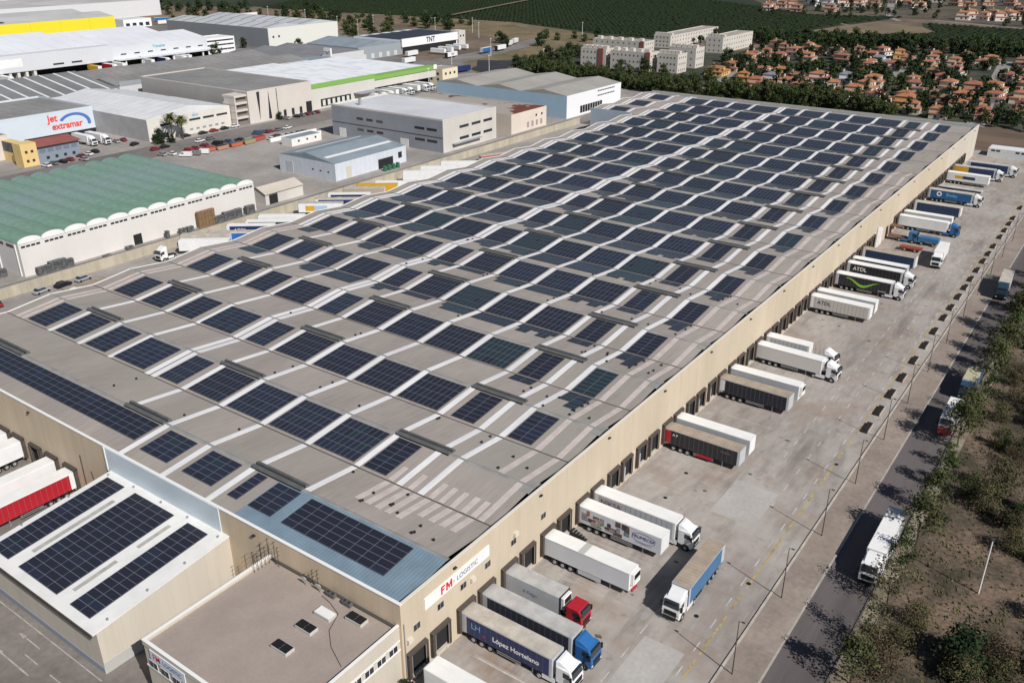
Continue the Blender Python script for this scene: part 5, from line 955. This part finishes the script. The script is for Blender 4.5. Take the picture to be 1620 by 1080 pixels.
# ------------------------------------------------------------------ apartment blocks
APW = mat('apartment_white', (.58, .54, .49), .8, n=.06, ns=.1); APR = mat('apartment_red', (.26, .085, .08), .8); TER = mat('terrace_roof', (.36, .33, .29), .85, n=.2, ns=.15)
def block(label, x0, x1, y0, y1, h, red=(), side='x', n=8, ns=4, fl=3):
    t = hall('apartment_block', label, x0, x1, y0, y1, h, APW, TER, par=.5, cat='apartments')
    for f in range(fl):
        z = 1.2 + f * h / fl
        if side == 'x': win_row(t, 'x', y0 + 1, y1 - 1, n, z, 1.0, 1.1, x0, mat('flat_window', (.12, .12, .13), .4))
        win_row(t, 'y', x0 + 1, x1 - 1, ns, z, 1.0, 1.1, y0, mat('flat_window', (.12, .12, .13), .4))
    for a, c in red: MB().box(x0 - .5, x0 - .05, a, c, .2, h + .8).build('red_bay', APR, t)
    b = MB()
    for i in range(5):
        q = y0 + (y1 - y0) * (i + .5) / 5; b.box(x0 + 2, x0 + 5, q - 1.5, q + 1.5, h, h + 2.2)
    b.build('roof_hut', APW, t); return t
block('white apartment block with red bay, left third of the front row', 466, 479, 244, 263, 11, [(246, 249.5)], n=6); block('white apartment block with red bay, middle of the front row', 465, 478, 212, 240, 11, [(211.6, 214.5)], n=9); block('white apartment block, right third of the front row', 468, 481, 194, 208, 11, (), n=5)
block('white apartment wing behind the right third of the front row', 496, 509, 195, 214, 12, (), n=4); block('white apartment wing behind the middle of the front row', 530, 545, 250, 292, 9.5, [(250.5, 253)], n=9)
block('long white apartment block behind, left one of the deep pair', 585, 672, 257, 271, 8.5, (), n=4, ns=18); block('long white apartment block behind, right one of the deep pair', 578, 634, 212, 225, 10.5, (), n=3, ns=12)

# ------------------------------------------------------------------ village houses
TILES = [mat('tile_orange', (.42, .175, .09), .85, n=.35, ns=.35, fine=.2), mat('tile_red', (.34, .13, .08), .85, n=.3, ns=.35, fine=.15), mat('tile_brown', (.28, .15, .10), .85, n=.3, ns=.35, fine=.15), mat('tile_grey', (.20, .21, .25), .85, n=.2, ns=.4)]
HW = [mat('house_cream', (.64, .56, .46), .85, n=.08, ns=.3), mat('house_yellow', (.62, .42, .14), .85, n=.08, ns=.3), mat('house_white', (.72, .68, .64), .85, n=.06, ns=.3), mat('house_rose', (.52, .36, .28), .85, n=.08, ns=.3)]
def hip(b, x0, x1, y0, y1, z, r, ov=.5):
    x0 -= ov; x1 += ov; y0 -= ov; y1 += ov; lx, ly = x1 - x0, y1 - y0
    if lx >= ly: a = (x0 + ly / 2, (y0 + y1) / 2, z + r); c = (x1 - ly / 2, (y0 + y1) / 2, z + r)
    else: a = ((x0 + x1) / 2, y0 + lx / 2, z + r); c = ((x0 + x1) / 2, y1 - lx / 2, z + r)
    p = [(x0, y0, z), (x1, y0, z), (x1, y1, z), (x0, y1, z)]
    if lx >= ly: b.face([p[0], p[1], c, a]); b.face([p[1], p[2], c]); b.face([p[2], p[3], a, c]); b.face([p[3], p[0], a])
    else: b.face([p[0], p[1], a]); b.face([p[1], p[2], c, a]); b.face([p[2], p[3], c]); b.face([p[3], p[0], a, c])
    b.face([(x, y, z - .12) for x, y, _ in p]); 
    for i in range(4): q = p[(i + 1) % 4]; b.face([p[i], q, (q[0], q[1], z - .12), (p[i][0], p[i][1], z - .12)])
def house_proto(v):
    r = random.Random(v * 17 + 3); w_, d_, w2, d2 = r.uniform(8, 11), r.uniform(8, 10), r.uniform(5, 8), r.uniform(5, 7.5)
    A_ = MB(); A_.box(0, w_, 0, d_, 0, 3.2); A_.box(1.0, 1.0 + w2, 1.5, 1.5 + d2, 3.2, 5.9)
    if v % 2: A_.box(w_, w_ + 4.2, 1, 6, 0, 2.7)
    W_ = [(x, 0, 1.0, 0) for x in (2.0, 4.7, 7.3)] + [(0, y, 1.0, 90) for y in (2.0, 5.0)] + [(2.1, 1.5, 4.0, 0), (4.3, 1.5, 4.0, 0), (1.0, 2.9, 4.0, 90)]
    Rf = MB(); hip(Rf, 0, w_, 0, d_, 3.25, 1.5, .35); hip(Rf, 1.0, 1.0 + w2, 1.5, 1.5 + d2, 5.95, 1.5, .3)
    if v % 2: hip(Rf, w_, w_ + 4.2, 1, 6, 2.75, .9, .3)
    Ch = MB().box(w2 - .6, w2 + .1, d2 - .4, d2 + .3, 5.9, 8.1)
    return A_, W_, Rf, Ch
HWIN = MB().box(-.55, .55, -.06, .06, 0, 1.25).mesh('window', GLASS)
PR = [house_proto(v) for v in range(6)]; HM = {}
def house(x, y, kind, label, rz, v):
    tm, hm = {0: (0, 0), 1: (0, 1), 2: (0, 2), 3: (3, 2), 4: (2, 3), 5: (3, 2)}[kind]
    if kind == 0: tm = v % 2; hm = [0, 3, 0, 2][v % 4]
    k = (v, tm, hm)
    if k not in HM: HM[k] = (PR[v][0].mesh('wall', HW[hm]), PR[v][2].mesh('roof', TILES[tm]), PR[v][1], PR[v][3].mesh('chimney', HW[hm]))
    t = thing('village_house', label, 'house', (x, y, 0), R(rz)); link('wall', HM[k][0], t); o = link('roof', HM[k][1], t); link('chimney', HM[k][3], o); [link('window', HWIN, t, loc=(a, b_, c), rz=R(d)) for a, b_, c, d in HM[k][2]]; return t
V1 = [(476, 170, 1), (496, 169, 0), (465, 148, 1), (490, 149, 2), (493, 135, 1), (447, 132, 0), (463, 130, 3), (443, 106, 0), (487, 110, 2), (488, 94, 3), (446, 78, 0), (561, 180, 0), (630, 188, 4), (582, 179, 0), (560, 162, 0), (629, 167, 0), (576, 148, 0), (615, 153, 0), (609, 141, 4), (574, 123, 4),
      (626, 127, 4), (634, 116, 2), (624, 99, 1), (562, 105, 2), (561, 89, 0), (582, 103, 3), (627, 76, 0), (580, 71, 0), (627, 57, 4), (559, 52, 0), (599, 43, 0), (631, 42, 0), (543, 59, 4), (489, 80, 0), (463, 78, 0), (432, 66, 0), (505, 63, 0), (479, 55, 0), (492, 42, 2), (490, 27, 0), (456, 25, 0), (442, 53, 0), (431, 48, 1), (455, 40, 4), (415, 42, 0), (409, 29, 0), (428, 23, 0), (442, 18, 0), (440, 34, 4), (476, -1, 0), (443, -4, 0), (420, -6, 0), (567, 17, 4), (629, 24, 4),
      (500, 20, 0), (515, 8, 0), (470, 15, 0), (520, 48, 0), (575, 62, 0), (590, 86, 0), (605, 60, 0), (610, 75, 2), (600, 112, 0), (455, 92, 0), (470, 70, 1), (498, 95, 0), (590, 132, 0), (545, 100, 0), (595, 165, 2), (612, 178, 0), (540, 175, 0), (475, 120, 4), (455, 118, 2), (415, 10, 0), (540, 20, 0), (590, 20, 4), (600, 5, 0), (560, -5, 0), (424, 84, 0), (432, 120, 0), (520, 92, 0)]
KN = {0: 'orange-tiled house', 1: 'orange-tiled yellow house', 2: 'orange-tiled white house', 3: 'white house with bluish roof', 4: 'rose house with brown tiles', 5: 'white house with grey roof'}
rr = random.Random(11)
def dedupe(L_, d):
    out = []
    for p in L_:
        if all((p[0] - q[0]) ** 2 + (p[1] - q[1]) ** 2 > d * d for q in out): out.append(p)
    return out
V1 = dedupe(V1, 12)
rows = {}
for p in sorted(V1, key=lambda p: -p[1]):
    row = 'village front row' if p[0] < 452 else 'village second row' if p[0] < 505 else 'village middle rows' if p[0] < 585 else 'village back rows'
    rows.setdefault((row, p[2]), []).append(p)
for (row, kd), ps in rows.items():
    for i, (x, y, kd) in enumerate(ps):
        lb = '%s in the %s, %s such from the left' % (KN[kd], row, ORD[i])
        hs = house(x - 4, y - 4, kd, lb, rr.choice([0, 12, 4, -9, -20, 2]), rr.randrange(6)); q = rr.uniform(.95, 1.35); hs.scale = (q, q * rr.uniform(.85, 1.15), rr.uniform(.8, 1.0)); hs['group'] = 'houses of the village behind the warehouse'
V3 = [(1056, 307, 5), (1054, 287, 5), (1066, 270, 2), (1074, 258, 2), (1085, 242, 4), (1092, 209, 2), (1076, 190, 2), (964, 124, 2), (992, 119, 2), (1001, 105, 4), (997, 94, 4), (994, 82, 2), (1011, 326, 4), (1020, 314, 4), (955, 322, 2), (1150, 170, 4), (1161, 155, 4), (1180, 137, 4), (1181, 116, 4), (1062, 89, 4), (980, 330, 4), (1040, 335, 2), (1120, 300, 2), (1140, 280, 4), (1110, 330, 2), (1150, 240, 2), (970, 108, 2), (975, 90, 2), (1020, 90, 4), (1200, 200, 2), (1190, 250, 4), (1230, 130, 2), (960, 290, 4), (985, 262, 4)]
rr = random.Random(12)
for i, (x, y, kd) in enumerate(sorted(V3, key=lambda p: -p[1])):
    o = house(x - 5, y - 5, kd, '%s in the distant town, %s house from the left' % (KN[kd], ORD[i]), rr.choice([0, 20, -15]), rr.randrange(6)); o.scale = (1.35, 1.35, 1.2); o['group'] = 'houses of the distant town'

# ------------------------------------------------------------------ trees
def fol(name, c1, c2):
    m = mat(name, c2, .85, col2=c1, ns=.45, detail=4, lo=.4, hi=.6, spec=.15); return m
F_PINE = fol('foliage_olive', (.034, .048, .019), (.078, .092, .034)); F_DARK = fol('foliage_dark', (.015, .027, .012), (.038, .056, .023)); F_MID = fol('foliage_mid', (.028, .046, .016), (.07, .092, .032)); F_DRY = fol('foliage_dry', (.055, .055, .028), (.125, .115, .055)); F_BR = fol('foliage_fresh', (.045, .055, .022), (.095, .10, .042)); F_PALM = fol('foliage_palm', (.05, .07, .02), (.13, .15, .05))
F_BR2 = fol('foliage_rust', (.06, .045, .028), (.12, .085, .05))
BARK = mat('bark', (.075, .055, .04), .95, n=.3, ns=2)
def crown_mesh(seed, h0, h1, r, n, leaf, m, clumps=14, flat=1.0, fill=.5):
    rn = random.Random(seed); cs = []
    for i in range(clumps):
        a = rn.uniform(0, 6.283); u = rn.random() ** .5; z = h0 + (h1 - h0) * rn.random(); f = math.sin(math.pi * min(.95, max(.12, (z - h0) / (h1 - h0) * .8 + .15)))
        cs.append((Vector((math.cos(a) * r * u * f * .75, math.sin(a) * r * u * f * .75, z)), r * rn.uniform(.28, .5)))
    V = []; Fc = []
    for i in range(n):
        c, cr = cs[i % clumps]; d = Vector((rn.gauss(0, 1), rn.gauss(0, 1), rn.gauss(0, 1) * .8)).normalized(); p = c + d * cr * (rn.random() ** .35 if rn.random() > fill * .3 else rn.random())
        nrm = (d + Vector((rn.gauss(0, .5), rn.gauss(0, .5), rn.gauss(0, .5) + .35))).normalized(); u = nrm.orthogonal().normalized(); v = nrm.cross(u); a = rn.uniform(0, 6.28); u, v = u * math.cos(a) + v * math.sin(a), v * math.cos(a) - u * math.sin(a)
        s = leaf * rn.uniform(.6, 1.3); k = len(V); V += [tuple(p - u * s), tuple(p + v * s * .6), tuple(p + u * s), tuple(p - v * s * .6)]; Fc.append((k, k + 1, k + 2, k + 3))
    me = bpy.data.meshes.new('crown'); me.from_pydata(V, [], Fc); me.materials.append(m); return me
def trunk_mesh(seed, h, r, br=5, reach=1.5):
    rn = random.Random(seed); b = MB(); b.cyl((0, 0, 0), (rn.uniform(-.15, .15), rn.uniform(-.15, .15), h), r, r * .5, 7)
    for i in range(br):
        a = rn.uniform(0, 6.28); z = h * rn.uniform(.45, .95); e = (math.cos(a) * reach, math.sin(a) * reach, z + reach * rn.uniform(.7, 1.3)); b.cyl((0, 0, z), e, r * .42, r * .12, 5)
        for q in range(2):
            a2 = a + rn.uniform(-.8, .8); b.cyl(tuple(e[j] * .65 + (0, 0, z)[j] * .35 for j in range(3)), (e[0] + math.cos(a2) * reach * .5, e[1] + math.sin(a2) * reach * .5, e[2] + reach * rn.uniform(.2, .6)), r * .2, r * .06, 4)
    return b.mesh('trunk', BARK)
TP = {}
def kinds(key, *args):
    TP[key] = [(trunk_mesh(hash(key) % 7 + i, *a[0]), crown_mesh(i * 13 + len(key), *a[1])) for i, a in enumerate(args)]
kinds('belt', ((3.2, .2, 4, 1.2), (1.6, 8.2, 3.3, 620, .42, F_PINE, 18)), ((3.0, .2, 4, 1.2), (1.2, 7.0, 3.0, 560, .42, F_PINE, 14)), ((3.4, .2, 4, 1.3), (1.8, 9.2, 2.9, 600, .42, F_MID, 20)), ((3, .2, 4, 1.2), (1.0, 7.8, 3.5, 640, .42, F_MID, 22)))
kinds('wood', ((3.5, .25, 3, 1.4), (1.5, 8.5, 4.4, 420, .62, F_DARK, 16)), ((3.5, .25, 3, 1.4), (1.2, 7.5, 4.8, 420, .62, F_DARK, 18)), ((3.5, .25, 3, 1.4), (1.6, 9.6, 4.0, 420, .6, F_MID, 16)))
kinds('garden', ((1.6, .16, 4, .8), (.7, 4.4, 2.4, 380, .36, F_DARK, 12)), ((1.6, .16, 4, .8), (.6, 3.6, 2.9, 380, .36, F_MID, 13)), ((1.8, .16, 4, .8), (.6, 5.4, 2.0, 340, .36, F_DARK, 11)))
kinds('estate', ((2.4, .2, 5, 1.2), (.6, 8.5, 4.4, 800, .5, F_DARK, 18)), ((2.4, .2, 5, 1.2), (.6, 7.2, 4.2, 760, .5, F_MID, 16)))
kinds('street', ((2.6, .10, 8, 1.5), (1.9, 6.4, 2.6, 1500, .17, F_BR, 22, 1, .8)), ((2.4, .09, 8, 1.5), (1.7, 5.8, 2.3, 1100, .16, F_MID, 16, 1, .8)), ((2.8, .10, 9, 1.7), (2.0, 6.6, 2.6, 900, .15, F_DRY, 18, 1, .8)))
kinds('park', ((1.8, .12, 9, 2.0), (.9, 5.0, 3.8, 2500, .16, F_DRY, 34, 1, .9)), ((1.6, .12, 9, 1.8), (.6, 4.2, 3.4, 2100, .16, F_DRY, 30, 1, .9)), ((1.8, .12, 9, 1.9), (.7, 5.4, 3.2, 2600, .17, F_PINE, 28, 1, .8)), ((1.6, .12, 9, 1.9), (.8, 4.4, 4.0, 1500, .15, F_BR2, 30, 1, .9)))
kinds('bushy', ((1.2, .12, 4, .8), (.2, 3.6, 2.2, 2600, .16, F_DARK, 18, 1, .9)))
def tree(kind, x, y, label, group, s=1.0, v=None, cat='tree', name='tree', rnd=random):
    pr = TP[kind]; tr, cr = pr[rnd.randrange(len(pr)) if v is None else v]; t = thing(name, label, cat, (x, y, -.02), rnd.uniform(0, 6.28), group); sz = s * rnd.uniform(.82, 1.2); t.scale = (sz, sz, sz * rnd.uniform(.85, 1.1)); link('trunk', tr, t); link('crown', cr, t); return t
rr = random.Random(21)
# belt behind the warehouse
bl = [(428, 276), (418, 262), (414, 243), (409, 221), (408, 209), (404, 194), (402, 181), (401, 166), (402, 156), (404, 144), (405, 129), (406, 114), (406, 98), (407, 82), (406, 68), (396, 58), (390, 44)]
pts = []
for i in range(len(bl) - 1):
    (xa, ya), (xb, yb) = bl[i], bl[i + 1]; n = max(1, round(math.hypot(xb - xa, yb - ya) / 4.1))
    for j in range(n):
        u = j / n; pts += [(xa + (xb - xa) * u + dx + rr.uniform(-1.3, 1.3), ya + (yb - ya) * u + rr.uniform(-1.3, 1.3)) for dx in (-5, 0, 5)]
for x, y in pts: tree('belt', x, y, 'olive green tree in the dense belt behind the warehouse', 'trees of the belt behind the warehouse', 1.0, name='pine_tree', rnd=rr)
# wood beyond the village and clumps round it
wl = [(672, 232), (668, 207), (676, 171), (682, 147), (690, 127), (684, 105), (690, 90), (692, 68), (694, 36), (696, 10), (700, -20)]
for i in range(len(wl) - 1):
    (xa, ya), (xb, yb) = wl[i], wl[i + 1]; n = max(1, round(math.hypot(xb - xa, yb - ya) / 6.5))
    for j in range(n):
        u = j / n
        for dx in (-16, -8, 0, 8): 
            tree('wood', xa + (xb - xa) * u + dx + rr.uniform(-2, 2), ya + (yb - ya) * u + rr.uniform(-2, 2), 'dark round-crowned tree in the wood beyond the village', 'trees of the wood beyond the village', 1.0, name='woodland_tree', rnd=rr)
# garden trees
gt = [(x + rr.uniform(-7, 9), y + rr.uniform(-8, 8)) for x, y, _ in V1 for _q in range(3)] + [(rr.uniform(510, 548), rr.uniform(40, 190)) for _ in range(58)] + [(rr.uniform(560, 680), rr.uniform(228, 250)) for _ in range(30)] + [(rr.uniform(480, 560), rr.uniform(215, 240)) for _ in range(10)] + [(rr.uniform(500, 570), rr.uniform(176, 196)) for _ in range(22)]
for x, y in gt[:298]: tree('garden', x, y, 'small dark garden tree among the village houses', 'garden trees of the village', 1.5, name='garden_tree', rnd=rr)
for x, y in ((406, 26), (401, 15), (408, 9), (401, 3), (404, -4), (398, -10)): tree('garden', x, y, 'dark shrubby tree at the edge of the brown field', 'trees at the edge of the brown field', 1.5, name='garden_tree', rnd=rr)
et = [(586, 371), (582, 356), (600, 351), (585, 333), (601, 329), (593, 321), (468, 290), (486, 292), (490, 286), (507, 291), (403, 262), (588, 300), (652, 250), (537, 192), (454, 167), (460, 213), (537, 958), (572, 992), (563, 962), (569, 953), (584, 931), (577, 900), (584, 889), (548, 827), (580, 855), (560, 810), (577, 822), (545, 761), (580, 781), (601, 787), (596, 757), (504, 756), (355, 497), (401, 524), (603, 747), (600, 716), (606, 708), (600, 683), (605, 675), (608, 671), (597, 623), (579, 589), (515, 527), (508, 513), (565, 555), (595, 595), (625, 582), (602, 556), (622, 556), (602, 528), (620, 530), (625, 523), (618, 505), (609, 491), (425, 489), (512, 495), (539, 383), (515, 361), (428, 270), (436, 280), (424, 285), (441, 291), (418, 274), (446, 284), (495, 290), (500, 283), (455, 287), (462, 200), (458, 228), (640, 492), (650, 510), (636, 530), (520, 292), (478, 283), (540, 345), (548, 350)]
for i, (x, y) in enumerate(et): tree('estate', x, y, 'dark leafy tree standing in the dry fields around the estate', 'scattered trees around the estate', 1.0, name='field_tree', rnd=rr)
rr = random.Random(44)
for i in range(60):
    u = rr.random(); x, y = 500 + 150 * rr.random(), 480 + 520 * u; tree('estate', x + 20 * u, y, 'dark leafy tree standing in the dry fields around the estate', 'scattered trees around the estate', 1.2, name='field_tree', rnd=rr)
tree('bushy', 161.6, 282.2, 'big round green bush beside the palms on the estate street', None, 1.6, cat='bush', name='bush', rnd=rr)
tree('bushy', 165.5, 279.5, 'small low bush under the palms on the estate street', None, .8, cat='bush', name='bush', rnd=rr)
tree('bushy', 226, 281.8, 'small round tree before the stone office building', None, 1.1, name='tree', rnd=rr)
tree('garden', .6 + -1.9, -1.4, 'small green bush at the foot of the office block corner', None, .55, cat='bush', name='bush', rnd=rr)
def palm(x, y, h, lb):
    t = thing('palm_tree', lb, 'palm', (x, y, 0)); MB().cyl((0, 0, 0), (.2, .1, h), .32, .22, 8).build('trunk', BARK, t); b = MB(); rn = random.Random(int(x))
    for i in range(90):
        a = rn.uniform(0, 6.28); up = rn.uniform(-.7, 1.1); p = Vector((.2, .1, h)); d = Vector((math.cos(a), math.sin(a), up)).normalized()
        for q in range(5):
            n_ = p + d * .72; s = Vector((-d.y, d.x, 0)).normalized() * (.34 - .05 * q); b.face([tuple(p - s), tuple(p + s), tuple(n_ + s * .8), tuple(n_ - s * .8)]); p = n_; d = (d + Vector((0, 0, -.22))).normalized()
    b.build('crown', F_PALM, t)
palm(168, 282.6, 10.0, 'taller palm tree of the pair on the estate street'); palm(172.5, 281.8, 8.6, 'shorter palm tree of the pair on the estate street')
# street trees by the road and the park
rr = random.Random(31)
for i, (x, v, s) in enumerate(((31, 0, .95), (38.5, 2, 1.0), (47.5, 2, 1.0), (55, 1, .9), (62.9, 0, 1.0), (72.9, 0, .95), (80.8, 1, .95), (88, 1, .8), (95.5, 0, 1.35), (101, 0, 1.2), (109, 2, .9), (116, 1, 1.0), (123, 0, 1.0), (131, 0, 1.15), (138, 0, 1.2), (145, 1, 1.1), (152, 0, 1.2), (160, 1, 1.1), (168, 0, 1.2), (177, 1, 1.2), (186, 0, 1.2), (196, 1, 1.2), (24, 1, .9), (18, 0, .8))):
    tree('street', x, -41.7 + rr.uniform(-.9, .4), 'thin street tree in the verge of the road, %s kerbside tree listed' % ORD[i], 'street trees along the road verge', s * 1.18, v, name='street_tree', rnd=rr)
pk = []
while len(pk) < 125:
    x, y = rr.uniform(16, 150) if rr.random() < .9 else rr.uniform(150, 200), -rr.uniform(44.2, 78)
    if (x - 59) ** 2 + (y + 50) ** 2 < 36: continue
    if all((x - a) ** 2 + (y - c) ** 2 > 7 for a, c in pk): pk.append((x, y))
for x, y in pk: tree('park', x, y, 'low olive-brown tree with sparse crown in the dry park', 'sparse trees of the dry park', rr.uniform(.6, .95), name='park_tree', cat='tree', rnd=rr)
for x, y, s, lb in ((40.5, -52.5, 1.5, 'dark dense shrub in the park, nearest the camera'), (76, -53, 1.2, 'dark dense shrub in the park beyond the white pole'), (35, -62, 1.3, 'dark dense shrub deep in the park, lower right')): tree('bushy', x, y, lb, None, s, cat='shrub', name='shrub', rnd=rr)

# dry scrub on the park floor
sc = MB(); rn = random.Random(77)
for i in range(26000):
    x, y = rn.uniform(5, 200), -42.6 - rn.random() ** .8 * 45; q = math.sin(x * .31 + y * .5) + math.sin(x * .13 - y * .37 + 2)
    if q < -.5 and rn.random() < .75: continue
    s = rn.uniform(.12, .3); a = rn.uniform(0, 3.14); dx, dy = math.cos(a) * s, math.sin(a) * s; h = rn.uniform(.05, .3)
    sc.face([(x - dx, y - dy, -.02), (x + dx, y + dy, 0), (x + dx * .5 + dy, y + dy * .5, h), (x - dx * .6, y - dy * .6 + dx, h * .8)])
o = sc.build('scrub', F_DRY); tag(o, 'dry low scrub and leaf litter on the park floor', 'scrub'); o['kind'] = 'stuff'
# orange groves: rows of low round bushes
def grove(poly, sp, name, lb, r, seed, jit=.08, cap=26000):
    rn = random.Random(seed); xs = [p[0] for p in poly]; ys = [p[1] for p in poly]; V = []; Fc = []; cnt = 0
    def inside(x, y):
        c = False; j = len(poly) - 1
        for i in range(len(poly)):
            xi, yi = poly[i]; xj, yj = poly[j]
            if (yi > y) != (yj > y) and x < (xj - xi) * (y - yi) / (yj - yi) + xi: c = not c
            j = i
        return c
    x = min(xs)
    while x < max(xs):
        y = min(ys)
        while y < max(ys):
            if inside(x, y) and rn.random() > .04:
                px, py = x + rn.uniform(-jit, jit) * sp, y + rn.uniform(-jit, jit) * sp; k = len(V); rr_ = r * rn.uniform(.85, 1.12); h = rr_ * rn.uniform(.55, .75); n = 6; a0 = rn.uniform(0, 1)
                for i in range(n): a = a0 + i * 1.047; V.append((px + math.cos(a) * rr_, py + math.sin(a) * rr_, .2))
                for i in range(n): a = a0 + .5 + i * 1.047; q = rr_ * rn.uniform(.6, .85); V.append((px + math.cos(a) * q, py + math.sin(a) * q, h * rn.uniform(.65, .9)))
                V.append((px, py, h * rn.uniform(.95, 1.15)))
                for i in range(n): j = (i + 1) % n; Fc.append((k + i, k + j, k + n + i)); Fc.append((k + j, k + n + j, k + n + i)); Fc.append((k + n + i, k + n + j, k + 2 * n))
                cnt += 1
            y += sp * .8
        x += sp * 1.15
        if cnt > cap: break
    me = bpy.data.meshes.new(name); me.from_pydata(V, [], Fc); me.materials.append(fol('grove_leaf', (.010, .018, .008), (.020, .031, .012))); o = link(name, me); tag(o, lb, 'orchard'); o['kind'] = 'stuff'
grove([(705, 60), (768, 162), (752, 196), (692, 232), (640, 310), (690, 480), (665, 820), (1000, 1000), (1100, 480), (1000, 345), (928, 262), (955, 182), (900, 198), (837, 212), (774, 220), (750, 195), (762, 160), (810, 114), (859, 133), (895, 140), (885, 60), (840, -40), (705, -40)], 6.2, 'orange_grove', 'dark green orange groves in close rows beyond the village and the estate', 2.7, 3)
sc2 = [(900 + rr.uniform(0, 330), rr.uniform(60, 340)) for _ in range(90)]
for x, y in sc2: tree('wood', x, y, 'dark tree among the distant town houses', 'trees of the distant town', .8, name='town_tree', rnd=rr)
# estate lamp posts
l0 = thing('lamp_post', 'tall pale lamp post on the estate, beside the grove', 'lamp post', (430, 470, 0), 0, 'pale lamp posts of the estate'); MB().cyl((0, 0, 0), (0, 0, 12), .16, .1, 6).build('pole', WHITE, l0); MB().box(-.9, .9, -.2, .2, 11.9, 12.1).build('lamp_head', WHITE, l0)
for i, (x, y) in enumerate(((560, 540), (575, 480), (560, 420), (590, 450), (520, 520), (535, 560), (470, 470), (330, 300 - 22), (300, 500), (345, 470), (390, 480), (420, 335), (440, 275), (395, 285), (470, 340), (570, 640), (575, 700), (610, 350))):
    c = copy_tree(l0); c.location = (x, y, 0); c['label'] = 'tall pale lamp post on the estate, %s of the scattered ones' % ORD[i]
for i, (x, y) in enumerate(((400, 273), (530, 268))): pass
SC.cycles.use_adaptive_sampling = True
